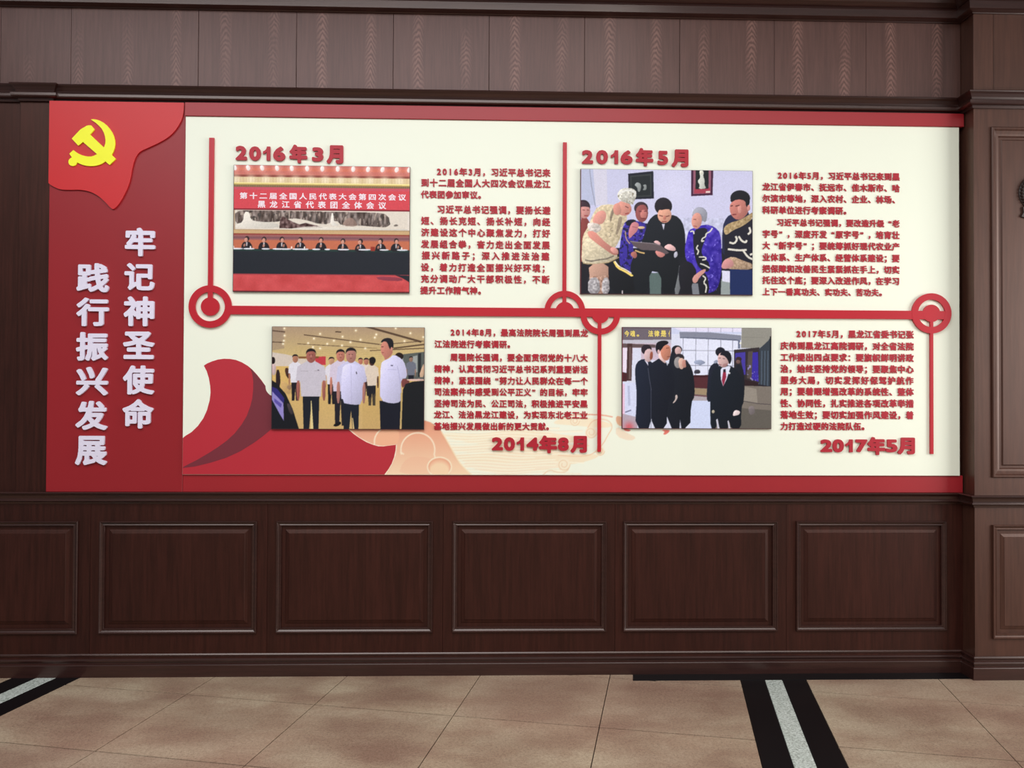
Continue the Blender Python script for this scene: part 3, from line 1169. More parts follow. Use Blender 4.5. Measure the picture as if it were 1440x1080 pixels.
emblem = empty('hammer_and_sickle_emblem', (W(130, 202, YFL)[0], YFL, W(130, 235, YFL)[1]))
tag(emblem, 'yellow hammer and sickle emblem on the red flag cut-out', 'emblem')
ze = lambda pts: [(80 + a / 10.8, 150 + b / 10.8) for a, b in pts]
ham = ze([(225, 485), (290, 415), (350, 352), (380, 330), (415, 312), (450, 290), (478, 282), (520, 283), (570, 345), (503, 422), (893, 790), (800, 886), (395, 535), (325, 592)])
link('hammer', slab_mesh(P(ham, YFL - 0.008), YFL - 0.008, YFL), YELLOW, emblem)
sick = ze([(515, 193), (560, 190), (605, 197), (655, 214), (705, 241), (755, 281), (800, 332), (838, 388), (864, 445), (880, 505), (884, 560), (876, 625), (858, 680), (832, 730), (790, 785), (735, 832), (680, 868), (620, 890), (560, 901),
           (500, 902), (440, 896), (380, 880), (330, 858), (306, 846), (298, 868), (280, 888), (258, 899), (235, 902), (208, 895), (186, 876), (175, 850), (176, 820), (190, 795), (212, 778), (228, 770), (188, 714), (250, 658),
           (290, 690), (330, 714), (375, 735), (420, 748), (470, 756), (520, 756), (565, 743), (605, 722), (650, 690), (690, 650), (718, 610), (735, 560), (738, 510), (730, 450), (712, 392), (680, 335), (640, 290), (590, 245), (545, 215)])
link('sickle', slab_mesh(P(sick, YFL - 0.0072), YFL - 0.0072, YFL), YELLOW, emblem)
rebase(emblem)

# ------------------------------------------------------------------ slogan characters
YSL = Y_TITLE - 0.012
right = [('牢', 175.8, 320.2, 217.8, 360.3), ('记', 175, 370, 216.6, 408.2), ('神', 173.9, 416.7, 216.3, 458.7), ('圣', 173, 466, 216.3, 505), ('使', 173, 513.9, 215.9, 554.8), ('命', 172.3, 561.4, 215, 602.6)]
left = [('践', 107.7, 370, 152.5, 410.9), ('行', 107.5, 418.6, 152.2, 458.7), ('振', 107, 467, 151, 507.3), ('兴', 107, 515.9, 151, 556), ('发', 106.2, 563.7, 150.1, 604.6), ('展', 105.8, 613, 149.4, 654)]
TEXTS = [
    ('2016年3月，习近平总书记来', 613.5, 774, 242.4), ('到十二届全国人大四次会议黑龙江', 591.8, 774, 258), ('代表团参加审议。', 591.8, 683, 274), ('习近平总书记强调，要扬长避', 614.2, 774, 295.3),
    ('短、扬长克短、扬长补短，向经', 591.6, 774, 311.4), ('济建设这个中心聚焦发力，打好', 591.6, 774, 327.6), ('发展组合拳，奋力走出全面发展', 591.4, 773.6, 344.1), ('振兴新路子；深入推进法治建', 592, 773.4, 360),
    ('设，着力打造全面振兴好环境；', 591.2, 773.4, 376.6), ('充分调动广大干部积极性，不断', 591.2, 773.2, 392.7), ('提升工作精气神。', 591, 683, 408.7)]
TEXT2 = [
    ('2016年5月，习近平总书记来到黑', 1093.3, 1265.4, 247.8), ('龙江省伊春市、抚远市、佳木斯市、哈', 1072.2, 1265.4, 263.8), ('尔滨市等地，深入农村、企业、林场、', 1072.2, 1265.4, 280), ('科研单位进行考察调研。', 1072.2, 1196.9, 296),
    ('习近平总书记强调，要改造升级“老', 1092.2, 1265.2, 313.8), ('字号”，深度开发“原字号”，培育壮', 1072.2, 1265.2, 330), ('大“新字号”；要统筹抓好现代农业产', 1072.2, 1265.4, 346.2), ('业体系、生产体系、经营体系建设；要', 1072.2, 1265.2, 362.7),
    ('把保障和改善民生紧紧抓在手上，切实', 1072.2, 1265.2, 378.9), ('托住这个底；要深入改进作风，在学习', 1072.2, 1265.2, 394.9), ('上下一番真功夫、实功夫、苦功夫。', 1072.2, 1246.7, 411)]
TEXT3 = [
    ('2014年8月，最高法院院长周强到黑龙', 632.9, 826.8, 468.1), ('江法院进行考察调研。', 610.8, 724, 484.2), ('周强院长强调，要全面贯彻党的十八大', 632.9, 826.6, 503.1), ('精神，认真贯彻习近平总书记系列重要讲话', 610.6, 826.6, 519.4),
    ('精神，紧紧围绕“努力让人民群众在每一个', 610.6, 826.6, 535.7), ('司法案件中感受到公平正义”的目标，牢牢', 610.4, 826.6, 551.6), ('坚持司法为民、公正司法，积极推进平安黑', 610.4, 826.4, 567.9), ('龙江、法治黑龙江建设，为实现东北老工业', 610.2, 826.4, 583.6),
    ('基地振兴发展做出新的更大贡献。', 610.2, 778.5, 599.8)]
TEXT4 = [
    ('2017年5月，黑龙江省委书记张', 1119.4, 1285, 470.2), ('庆伟到黑龙江高院调研，对全省法院', 1097.5, 1285, 486.9), ('工作提出四点要求：要旗帜鲜明讲政', 1097.5, 1285, 503.1), ('治，始终坚持党的领导；要聚焦中心', 1097.5, 1285, 519.2),
    ('服务大局，切实发挥好保驾护航作', 1097.5, 1285, 535.2), ('用；要着眼增强改革的系统性、整体', 1097.5, 1285, 551), ('性、协同性，扎实推进各项改革举措', 1097.5, 1285, 567.5), ('落地生效；要切实加强作风建设，着', 1097.5, 1285, 583.8),
    ('力打造过硬的法院队伍。', 1097.5, 1222.4, 599.8)]
BANNER = [('第十二届全国人民代表大会第四次会议', 120, 1232, 375, 425), ('黑龙江省代表团全体会议', 232, 1108, 428, 482)]
every = set('牢记神圣使命践行振兴发展2016年3月5482017国今魂。法律是亻')
for tx in TEXTS + TEXT2 + TEXT3 + TEXT4 + BANNER:
    every |= set(tx[0])
raw_glyphs(sorted(every))

order = ['topmost', 'second from the top', 'third from the top', 'fourth from the top', 'fifth from the top', 'lowest']
for col, word in ((right, 'right'), (left, 'left')):
    for i, (ch, a, b, c, d) in enumerate(col):
        me = fitted_letter(ch, 0.036, (a, b, c, d), YSL, Y_TITLE)
        o = link('slogan_character', me, WHITE)
        tag(o, 'raised white character %s, %s in the %s column of the title board' % (ch, order[i], word), 'lettering', 'white slogan characters on the title board')

# ------------------------------------------------------------------ timeline
YT = Y_CREAM - 0.011
timeline = empty('timeline', (W(800, 440, YT)[0], Y_CREAM, W(800, 470, YT)[1]))
tag(timeline, 'crimson timeline of one long bar, four rings and four upright stems on the cream board', 'timeline')
ppx = abs(W(801, 440, YT)[0] - W(800, 440, YT)[0])


def ring_part(cx, cy, ro, ri, rh, half=None, hub=True):
    X, Z = W(cx, cy, YT)
    loops = []
    N = 56
    ro, ri, rh = ro * ppx, ri * ppx, rh * ppx
    if half is None:
        loops = [[(X + ro * math.cos(t), Z + ro * math.sin(t)) for t in np.linspace(0, 2 * math.pi, N, endpoint=False)],
                 [(X + ri * math.cos(t), Z + ri * math.sin(t)) for t in np.linspace(0, 2 * math.pi, N, endpoint=False)]]
        hubl = [[(X + rh * math.cos(t), Z + rh * math.sin(t)) for t in np.linspace(0, 2 * math.pi, 36, endpoint=False)]]
    else:
        a, b = (0, math.pi) if half == 'up' else (math.pi, 2 * math.pi)
        loops = [[(X + ro * math.cos(t), Z + ro * math.sin(t)) for t in np.linspace(a, b, 36)] + [(X + ri * math.cos(t), Z + ri * math.sin(t)) for t in np.linspace(b, a, 36)]]
        hubl = [[(X + rh * math.cos(t), Z + rh * math.sin(t)) for t in np.linspace(a, b, 24)]]
    ident = lambda v: v
    link('ring', loops_mesh(loops, ident, ident, YT - 0.0006, Y_CREAM), RED_LINE, timeline)
    link('hub', loops_mesh(hubl, ident, ident, YT - 0.0003, Y_CREAM), RED_LINE, timeline)


def bar_part(name, a, b, c, d):
    x0, z1 = W(a, b, YT)
    x1, z0 = W(c, d, YT)
    z1 = (W(a, b, YT)[1] + W(c, b, YT)[1]) / 2
    link(name, box_mesh(x0, x1, YT, Y_CREAM, z0, z1, 0.0008), RED_LINE, timeline)


zb1 = W(800, 433.4, YT)[1]
zb0 = W(800, 445.4, YT)[1]
link('bar', box_mesh(W(321, 430, YT)[0], W(1330, 440, YT)[0], YT, Y_CREAM, zb0, zb1, 0.0008), RED_LINE, timeline)
ring_part(295.4, 431.0, 29.5, 20.3, 12.7)
ring_part(794.3, 437.5, 28.6, 20.6, 13.0, 'up')
ring_part(844.3, 442.5, 27.9, 19.6, 12.0, 'down')
ring_part(1310.2, 440.6, 28.6, 19.6, 12.4)
bar_part('stem', 294.0, 193.5, 298.9, 424)
bar_part('stem', 791.8, 200.0, 796.4, 436)
bar_part('stem', 840.8, 444.0, 845.3, 635.5)
bar_part('stem', 1308.0, 446.0, 1313.0, 638.5)
rebase(timeline)

# ------------------------------------------------------------------ date headings
YH = Y_CREAM - 0.009
HEADS = [
    ([('2', 331.3, 205, 346.9, 225), ('0', 350.4, 205.8, 366.6, 225.6), ('1', 369.8, 206, 379.8, 225.4), ('6', 384.2, 206.2, 400.8, 226.2), ('年', 406.9, 203.4, 431.9, 229.2), ('3', 438.6, 207, 454.4, 226.8), ('月', 459.4, 204.2, 482.5, 230)],
     'above the photograph of a conference under a red banner', (400, 226)),
    ([('2', 818.5, 211, 834.2, 230), ('0', 838.6, 211, 855, 230.4), ('1', 859, 211.2, 869.4, 230.2), ('6', 873, 211.4, 889.6, 230.8), ('年', 894.3, 208.2, 918.8, 233.4), ('5', 924.8, 212, 939.6, 231.8), ('月', 944.8, 210, 968.2, 234.6)],
     'above the photograph of villagers seated round a tablet', (890, 230)),
    ([('2', 691.6, 615, 707.3, 633.4), ('0', 708.6, 615, 724.2, 634), ('1', 726.6, 615.2, 737.0, 633.6), ('4', 740.4, 615.2, 757.4, 633.8), ('年', 758.2, 612.5, 783.6, 637.4), ('8', 784.6, 615.2, 799.9, 634.2), ('月', 802.6, 613, 825.4, 636.8)],
     'at the foot of the board over the printed clouds', (760, 634)),
    ([('2', 1154.2, 618, 1170.6, 635.8), ('0', 1171.2, 617.8, 1187, 636.2), ('1', 1189.4, 618, 1199.4, 636), ('7', 1203.4, 618, 1219.8, 636), ('年', 1220.4, 614.6, 1245.4, 640), ('5', 1246, 618, 1262.2, 636.2), ('月', 1262.8, 615.4, 1286.9, 639)],
     'at the lower right beside the last timeline stem', (1220, 636))]
for letters, where, (ax, ay) in HEADS:
    word = ''.join(l[0] for l in letters)
    e = empty('date_heading', (W(ax, ay, YH)[0], Y_CREAM, W(ax, ay, YH)[1]))
    tag(e, 'bold crimson raised date %s %s' % (word, where), 'heading', 'crimson date headings on the cream board')
    for ch, a, b, c, d in letters:
        cjk = ord(ch) > 255
        link('character' if cjk else 'digit', fitted_letter(ch, 0.064 if cjk else 0.058, (a, b, c, d), YH, Y_CREAM, None if cjk else 1.2), RED_TEXT, e)
    rebase(e)

# ------------------------------------------------------------------ small raised text: one object per character
YX = Y_CREAM - 0.0035
ref = _raw['国'][0]
EM_C = (ref.min(0) + ref.max(0)) / 2
EM = (ref.max(0) - ref.min(0)).max() / 0.86
_small = {}
TH = YX - Y_CREAM


def small_mesh(ch):
    if ch not in _small:
        loops = glyph_contours(ch, 0.035 if ord(ch) > 255 else 0.045)
        loops = [simplify(l, 0.006) for l in loops]
        if ord(ch) > 255:
            cx = EM_C[0]
        else:
            A = np.array([p for l in loops for p in l])
            cx = (A[:, 0].min() + A[:, 0].max()) / 2
        if ch in '“”':
            A = np.array([p for l in loops for p in l])
            cx = (A[:, 0].min() + A[:, 0].max()) / 2 + (-0.22 if ch == '“' else 0.22)
        cy = EM_C[1]
        if ord(ch) < 255:
            A = np.array([p for l in loops for p in l])
            cy = (A[:, 1].min() + A[:, 1].max()) / 2
        me = loops_mesh(loops, lambda v: (v - cx) / EM, lambda v: (v - cy) / EM, TH, 0.0)
        me.materials.append(RED_TEXT)
        _small[ch] = me
    return _small[ch]


def text_block(lines, label, anchor):
    e = empty('text_panel', (W(*anchor, YX)[0], Y_CREAM, W(*anchor, YX)[1]))
    tag(e, label, 'text', 'crimson raised text on the cream board')
    for s, xa, xb, yc in lines:
        ws = [0.66 if (ord(ch) < 128) else 1.0 for ch in s]
        tot = sum(ws)
        x0 = W(xa, yc, YX)[0]
        x1 = W(xb, yc, YX)[0]
        z = W((xa + xb) / 2 if len(s) > 12 else (xa + 690 * 0 + xb) / 2, yc, YX)[1]
        pitch = (x1 - x0) / (tot - 0.06)
        size = min(pitch, 0.0455) * 1.0
        size = max(size, 0.0425)
        acc = 0.0
        for ch, w in zip(s, ws):
            xc = x0 + (acc + w / 2) * pitch - 0.02 * pitch
            acc += w
            o = link('digit' if w < 1 else 'character', small_mesh(ch), None, e)
            k = size if w == 1 else size * 1.0
            o.scale = (k * 0.98, 1, k * 1.0)
            o.location = (xc - e.location.x, 0, z - e.location.z)
    return e


text_block(TEXTS, 'crimson raised text of eleven lines right of the conference photograph', (680, 410))
text_block(TEXT2, 'crimson raised text of eleven lines right of the seated villagers photograph', (1170, 412))
text_block(TEXT3, 'crimson raised text of nine lines right of the white-shirted men photograph', (720, 602))
text_block(TEXT4, 'crimson raised text of nine lines right of the dark-suited men photograph', (1190, 602))

# ------------------------------------------------------------------ the four mounted photographs (flat prints on boards)
YB = Y_CREAM - 0.012
SKIN, SKIN_D, SUIT, HAIR = (222, 168, 150), (176, 112, 98), (30, 32, 42), (30, 26, 30)


def photo_board(pr, quad, label, anchor, name='photo_board'):
    e = empty(name, (W(*anchor, YB)[0], Y_CREAM, W(*anchor, YB)[1]))
    tag(e, label, 'photograph')
    me = pr.mesh(YB - 0.0004, 'print')
    xl, xr, z0, z1 = pr.rect
    m_ = 0.0028
    link('backing_board', box_mesh(xl - m_, xr + m_ * .7, YB, Y_CREAM, z0 - m_ * 1.2, z1 + m_ * .5, 0.0006), BOARD_EDGE, e)
    link('print', me, PRINT, e)
    return e


# --- conference under a banner
q1 = [(328.6, 232.2), (575.8, 234.8), (575.6, 411.8), (328.6, 408.8)]
p1 = Print(q1, (370, 264), 2)
p1.grad = 0.2
p1.zoom(310, 190, 4.696)
SL = 13.0 / 1165


def yy(y, x):
    return y + (x - 85) * SL


def band(pr, c, y0, y1, x0=80, x1=1256):
    pr.poly(c, [(x0, yy(y0, x0)), (x1, yy(y0, x1)), (x1, yy(y1, x1)), (x0, yy(y1, x0))])


p1.fill((200, 108, 92))
band(p1, (204, 112, 100), 190, 262)
band(p1, (214, 116, 92), 215, 235)
for i, x in enumerate([92, 180, 272, 370, 467, 568, 668, 770, 872, 970, 1066, 1160, 1243]):
    y = yy(217, x)
    p1.glow((255, 190, 180), x, y, 34, .75)
    p1.ell((255, 240, 236), x, y, 13, 19, -25 + i * 4)
band(p1, (134, 62, 52), 262, 276)
band(p1, (222, 196, 150), 276, 318)
for i in range(13):
    x = 100 + i * 98
    p1.glow((252, 236, 206), x, yy(294, x), 40, .9)
for i in range(60):
    x = 90 + i * 19.6
    p1.line((190, 160, 100), [(x, yy(280, x)), (x, yy(314, x))], 3, .35)
band(p1, (252, 236, 160), 313, 321)
band(p1, (196, 170, 96), 321, 328)
band(p1, (128, 104, 76), 328, 343)
for i in range(80):
    x = 88 + i * 14.6
    p1.line((170, 146, 100), [(x, yy(329, x)), (x, yy(340, x))], 4, .5)
band(p1, (216, 74, 84), 343, 486)
band(p1, (206, 84, 100), 343, 360)
band(p1, (128, 28, 42), 484, 494)
# ink painting
band(p1, (228, 218, 204), 494, 622)
rock = [(90, 498), (250, 498), (400, 500), (600, 504), (800, 508), (990, 512), (1080, 518), (1110, 545), (1120, 590), (1090, 612), (1000, 605), (900, 596), (800, 600), (760, 560), (700, 590), (640, 585), (560, 560),
        (470, 548), (380, 572), (300, 575), (220, 580), (150, 575), (100, 588)]
p1.poly((112, 98, 92), rock, 1)
p1.mottle(rock, 70, 7, 3, stretch=3.5)
p1.mottle(rock, .22, 6, 11, (74, 66, 62), 3.0)
p1.mottle(rock, .26, 6, 5, (176, 160, 148), 3.0)
p1.poly((232, 226, 214), [(158, 505), (192, 508), (200, 560), (250, 572), (380, 580), (385, 618), (98, 612), (98, 592), (150, 575)], 1)
p1.poly((236, 230, 220), [(730, 515), (742, 515), (748, 580), (790, 596), (720, 600)], 1)
r2 = [(388, 614), (392, 560), (410, 535), (445, 556), (480, 575), (520, 590), (560, 580), (640, 600), (680, 612), (560, 616), (480, 618)]
p1.poly((96, 70, 68), r2)
p1.mottle(r2, 60, 6, 8, stretch=1.5)
p1.poly((160, 132, 120), [(800, 600), (820, 560), (860, 540), (900, 580), (900, 606)], 1, .8)
p1.poly((226, 220, 208), [(440, 620), (600, 600), (760, 612), (900, 608), (1100, 622), (1240, 620), (1240, 640), (440, 632)], 1, .8)
p1.poly((120, 110, 102), [(1140, 598), (1160, 588), (1176, 600), (1150, 606)], 1)
p1.poly((180, 156, 130), [(80, 494), (96, 494), (98, 620), (80, 620)])
p1.poly((236, 226, 216), [(1236, 520), (1243, 520), (1243, 640), (1236, 640)])
band(p1, (206, 172, 126), 620, 648)
band(p1, (178, 146, 106), 620, 626)
band(p1, (150, 62, 52), 648, 656)
band(p1, (158, 98, 96), 656, 700)
band(p1, (130, 86, 92), 668, 680)
band(p1, (198, 112, 82), 690, 780)
band(p1, (36, 60, 56), 748, 775)
band(p1, (34, 38, 46), 762, 912)
for (x, y, f) in ((175, 688, -1), (287, 692, 0), (404, 692, 1), (526, 694, -1), (662, 695, 0), (806, 704, 0), (922, 706, -1), (1056, 704, -1), (1158, 704, 1)):
    p1.poly((34, 28, 34), [(x - 18, y + 14), (x + 16, y + 12), (x + 36, y + 38), (x + 38, y + 64), (x - 36, y + 66), (x - 34, y + 36)], 1)
    p1.ell((44, 34, 36), x + 2, y - 5, 15, 17)
    p1.ell((208, 150, 132), x + f * 4, y + 3, 11, 15)
    p1.poly((206, 200, 206), [(x - 4, y + 18), (x + 6, y + 18), (x + 3, y + 44), (x - 2, y + 44)])
    p1.poly((200, 140, 120), [(x + f * 14 - 8, y + 30), (x + f * 14 + 8, y + 26), (x + f * 14 + 6, y + 46), (x + f * 14 - 8, y + 48)], 1, .8)
p1.poly((150, 52, 40), [(990, 738), (1018, 738), (1018, 766), (990, 766)])
for (x, w) in ((110, 40), (190, 36), (300, 26), (380, 34), (430, 36), (520, 44), (560, 20), (632, 26), (705, 18), (800, 26), (828, 20), (950, 40), (1080, 30), (1200, 36), (85, 8)):
    y = yy(746, x)
    p1.poly((232, 234, 244), [(x - w, y - 3), (x + w, y - 3), (x + w, y + 7), (x - w, y + 6)], 1)
for x in (88, 200, 470, 555, 1195):
    p1.ell((248, 236, 228), x, yy(738, x), 5, 9)
band(p1, (204, 78, 80), 912, 1030)
band(p1, (170, 66, 74), 912, 918)
carpet = [(85, 920), (1250, 935), (1250, 1045), (85, 1032)]
p1.mottle(carpet, 12, 30, 4)
p1.poly((34, 38, 46), [(1150, 925), (1256, 930), (1256, 978), (1200, 945)])
p1.poly((120, 52, 74), [(1020, 932), (1190, 940), (1210, 966), (1050, 960)], 1, .7)
band(p1, (120, 26, 32), 1023, 1040)
p1.grain(0.018, 1)
p1.blur(1)
e1 = photo_board(p1, q1, 'photograph of a conference under a red banner, upper left of the board', (452, 411))
bl = []
for s, xa, xb, ya, yb in BANNER:
    n = len(s)
    cell = (xb - xa) / n
    for i, ch in enumerate(s):
        loops = glyph_contours(ch, 0.028)
        cxp = xa + (i + .5) * cell
        y0_, y1_ = yy(ya, cxp) + 2, yy(yb, cxp) - 2
        X0, Z1 = W(310 + (cxp - 27) / 4.696, 190 + y0_ / 4.696, YB)
        X1, Z0 = W(310 + (cxp + 27) / 4.696, 190 + y1_ / 4.696, YB)
        for l in loops:
            bl.append([(X0 + (p[0] - EM_C[0] + EM / 2) / EM * (X1 - X0), Z0 + (p[1] - EM_C[1] + EM / 2) / EM * (Z1 - Z0)) for p in simplify(l, 0.006)])
idf = lambda v: v
PW = plain('printed_white_ink', srgb(246, 232, 240), 0.45)
link('printed_lettering', loops_mesh(bl, idf, idf, YB - 0.0008, YB - 0.0004), PW, e1)['label'] = 'white characters printed on the red banner'
rebase(e1)

# --- villagers seated round a tablet
q2 = [(817, 238.8), (1058.2, 239.4), (1057.8, 414.2), (816.6, 413)]
p2 = Print(q2, (362, 262), 2)
p2.grad = 0.3
p2.zoom(800, 200, 4.696)
p2.fill((208, 208, 238))
p2.poly((190, 196, 224), [(75, 180), (160, 180), (180, 420), (75, 420)])
p2.poly((216, 214, 232), [(160, 180), (250, 180), (255, 420), (178, 420)])
p2.line((120, 120, 140), [(138, 185), (150, 295), (165, 370), (176, 430)], 5, .6)
p2.poly((200, 202, 230), [(250, 180), (390, 180), (390, 400), (255, 430)], 0, .5)
p2.glow((222, 222, 248), 690, 300, 160, .6)
sofa = [(700, 500), (1020, 500), (1010, 620), (740, 620)]
p2.poly((200, 202, 230), sofa)
p2.mottle(sofa, 24, 8, 4)
# picture frames on the wall
p2.poly((28, 30, 44), [(390, 212), (556, 193), (560, 374), (430, 380), (394, 330)])
p2.poly((54, 60, 60), [(404, 226), (542, 211), (545, 360), (408, 366)])
p2.poly((32, 38, 42), [(412, 234), (535, 222), (537, 352), (414, 358)])
p2.poly((150, 156, 156), [(430, 285), (450, 265), (478, 280), (470, 330), (455, 330), (450, 300)], 1)
p2.poly((140, 146, 146), [(485, 285), (512, 280), (512, 318), (484, 320), (498, 300)], 1)
p2.poly((64, 26, 56), [(806, 180), (952, 180), (947, 348), (805, 356)])
p2.poly((150, 92, 112), [(820, 180), (938, 180), (934, 336), (818, 342)])
p2.poly((170, 60, 80), [(828, 300), (930, 298), (930, 334), (824, 338)])
p2.poly((24, 30, 32), [(836, 182), (922, 182), (920, 306), (834, 310)])
p2.poly((212, 216, 206), [(862, 184), (880, 182), (890, 200), (884, 222), (896, 250), (892, 280), (908, 306), (852, 308), (864, 284), (846, 256), (868, 232), (860, 204)], 1)
p2.ell((230, 230, 214), 874, 200, 12, 12)
p2.poly((232, 214, 210), [(902, 322), (930, 320), (930, 332), (902, 334)])
# sofa seat, floor gaps
p2.poly((28, 30, 38), [(75, 700), (1215, 700), (1215, 1010), (75, 1010)])
p2.poly((92, 110, 108), [(528, 830), (612, 830), (606, 1005), (534, 1005)])
p2.ell((206, 208, 238), 568, 846, 44, 17, -4)
p2.poly((120, 124, 128), [(712, 800), (745, 830), (730, 1005), (690, 1005)], 1)
p2.poly((124, 128, 136), [(806, 930), (850, 930), (860, 1005), (815, 1005)])
p2.poly((150, 160, 160), [(1004, 900), (1060, 900), (1062, 1005), (1000, 1005)])
p2.poly((222, 222, 244), [(1008, 845), (1060, 848), (1062, 925), (1010, 915)])
# far-left woman
p2.poly((128, 62, 60), [(75, 470), (120, 500), (150, 560), (140, 700), (110, 1000), (75, 1005)], 1)
p2.ell((46, 34, 44), 96, 432, 46, 46)
p2.ell((206, 146, 140), 104, 462, 38, 46)
p2.poly((62, 44, 54), [(75, 396), (120, 402), (142, 436), (100, 428), (75, 436)], 1)
p2.line((120, 60, 60), [(92, 452), (106, 454)], 5)
p2.line((120, 60, 60), [(120, 452), (134, 454)], 5)
p2.line((150, 50, 56), [(104, 490), (126, 490)], 6)
p2.poly((34, 32, 40), [(75, 790), (160, 800), (140, 1000), (75, 1000)])
# woman in pale embroidered dress, bending
dress = [(190, 425), (285, 410), (330, 440), (384, 480), (380, 540), (350, 600), (330, 660), (290, 720), (330, 760), (280, 792), (180, 810), (100, 808), (84, 780), (88, 700), (92, 620), (130, 560), (150, 500)]
p2.poly((216, 200, 168), dress, 1)
p2.mottle(dress, 26, 7, 6)
p2.mottle(dress, .30, 6, 9, (166, 150, 128))
p2.poly((96, 82, 74), [(300, 420), (318, 440), (290, 480), (280, 530), (268, 520), (276, 470)], 1, .6)
p2.poly((120, 104, 92), [(330, 490), (356, 500), (330, 600), (306, 620), (318, 560)], 1, .6)
band_ = [(96, 600), (230, 610), (300, 600), (290, 628), (200, 640), (92, 630)]
skirt = [(96, 640), (170, 630), (230, 660), (300, 720), (320, 745), (300, 775), (200, 800), (104, 800), (86, 770)]
p2.poly((214, 202, 174), skirt, 1)
p2.mottle(skirt, 20, 6, 16)
p2.line((70, 62, 60), [(110, 780), (150, 788), (200, 778), (250, 772), (296, 752)], 9, .55)
p2.line((168, 148, 110), [(96, 802), (180, 808), (260, 796), (330, 762)], 6, .9)
p2.poly((226, 158, 146), [(176, 470), (228, 450), (250, 480), (240, 520), (215, 548), (150, 540)], 1)     # shoulder
p2.poly((214, 204, 196), [(132, 530), (210, 545), (215, 590), (150, 610), (120, 560)], 1)
p2.mottle([(132, 530), (210, 545), (215, 590), (150, 610), (120, 560)], 34, 5, 3)
p2.poly((204, 136, 124), [(122, 590), (170, 590), (215, 640), (262, 680), (322, 716), (330, 742), (296, 750), (240, 712), (170, 660), (130, 628)], 1)
p2.ell((220, 156, 148), 300, 716, 28, 18, 30)
p2.poly((186, 148, 130), [(130, 808), (262, 800), (262, 900), (268, 1002), (130, 1002), (140, 900)], 1)
p2.poly((172, 168, 172), [(128, 900), (200, 890), (210, 1004), (128, 1004)], 1)
p2.poly((172, 168, 172), [(222, 900), (266, 890), (270, 1004), (216, 1004)], 1)
p2.mottle([(128, 890), (266, 880), (270, 1004), (128, 1004)], 50, 6, 12)
p2.ell((216, 150, 136), 362, 440, 52, 48, 28)
p2.poly((216, 150, 136), [(290, 420), (330, 400), (350, 460), (330, 486), (296, 480)], 1)
p2.line((110, 60, 60), [(372, 426), (392, 436)], 6)
p2.line((150, 50, 56), [(372, 476), (394, 470)], 6)
p2.poly((198, 120, 106), [(396, 430), (414, 450), (404, 466)], 1)
hat = [(320, 340), (345, 310), (400, 304), (440, 318), (446, 350), (438, 378), (420, 420), (380, 404), (340, 392), (322, 372)]
p2.poly((216, 214, 204), hat, 1)
p2.mottle(hat, 44, 6, 2)
p2.mottle(hat, .25, 6, 22, (140, 132, 112))
p2.line((236, 236, 232), [(330, 344), (370, 320), (420, 324), (440, 344)], 14, .7, 1)
# man in blue silk
silk = [(360, 540), (400, 508), (440, 520), (520, 540), (510, 620), (480, 660), (420, 680), (430, 740), (400, 830), (420, 890), (340, 830), (330, 740), (345, 620)]
p2.poly((58, 46, 150), silk, 1)
p2.mottle(silk, .18, 8, 7, (30, 28, 72))
p2.mottle(silk, .34, 6, 17, (150, 140, 220))
p2.poly((24, 26, 40), [(370, 522), (440, 508), (440, 545), (384, 560)], 1)
p2.line((206, 170, 130), [(372, 590), (376, 640), (402, 672)], 6, .9, 1)
p2.ell((44, 34, 42), 476, 438, 46, 42)
p2.ell((150, 84, 84), 480, 470, 42, 60)
p2.poly((62, 46, 54), [(434, 440), (450, 404), (500, 402), (522, 440), (516, 424), (480, 412), (446, 430), (440, 480)], 1)
p2.ell((196, 124, 118), 492, 478, 22, 30)
p2.line((90, 40, 46), [(462, 458), (478, 460)], 5)
p2.line((90, 40, 46), [(496, 458), (512, 458)], 5)
p2.line((110, 44, 50), [(474, 504), (504, 506)], 6)
p2.poly((200, 130, 136), [(400, 560), (420, 528), (452, 530), (464, 552), (450, 590), (430, 608), (400, 640), (392, 610)], 1)
p2.line((150, 84, 96), [(418, 560), (450, 566)], 4)
p2.poly((220, 190, 150), [(456, 556), (500, 558), (500, 572), (458, 576)], 1)
p2.line((250, 220, 120), [(300, 790), (322, 830), (370, 852), (408, 876), (424, 888)], 14, 1, 1)
p2.line((252, 240, 226), [(304, 786), (330, 822), (376, 842), (412, 866)], 6, 1, 1)
p2.poly((24, 26, 32), [(264, 800), (310, 840), (400, 890), (440, 880), (440, 1005), (270, 1005)], 1)
p2.line((200, 190, 196), [(352, 980), (352, 1000)], 8)
# man in black at the centre
p2.poly((26, 30, 38), [(540, 500), (580, 472), (640, 486), (700, 480), (745, 520), (765, 590), (768, 680), (775, 760), (700, 760), (560, 770), (480, 760), (470, 690), (500, 600), (515, 540)], 1)
p2.poly((24, 28, 34), [(430, 760), (520, 740), (720, 760), (730, 820), (690, 1005), (615, 1005), (605, 860), (530, 850), (520, 1005), (440, 1005), (420, 880)], 1)
p2.ell((34, 30, 38), 622, 424, 58, 58)
p2.ell((222, 164, 140), 630, 482, 46, 52)
p2.poly((34, 30, 38), [(568, 430), (600, 452), (650, 440), (678, 450), (680, 410), (640, 372), (590, 380)], 1)
p2.line((110, 60, 54), [(596, 484), (618, 490)], 6)
p2.line((110, 60, 54), [(640, 492), (662, 486)], 6)
p2.poly((196, 126, 110), [(622, 484), (638, 484), (642, 512), (620, 514)], 1)
p2.line((140, 60, 56), [(614, 524), (642, 524)], 6)
p2.poly((206, 206, 226), [(612, 540), (632, 540), (624, 582)])
p2.poly((96, 84, 88), [(400, 652), (460, 660), (560, 668), (600, 676), (660, 730), (640, 740), (570, 716), (480, 712), (430, 690)])
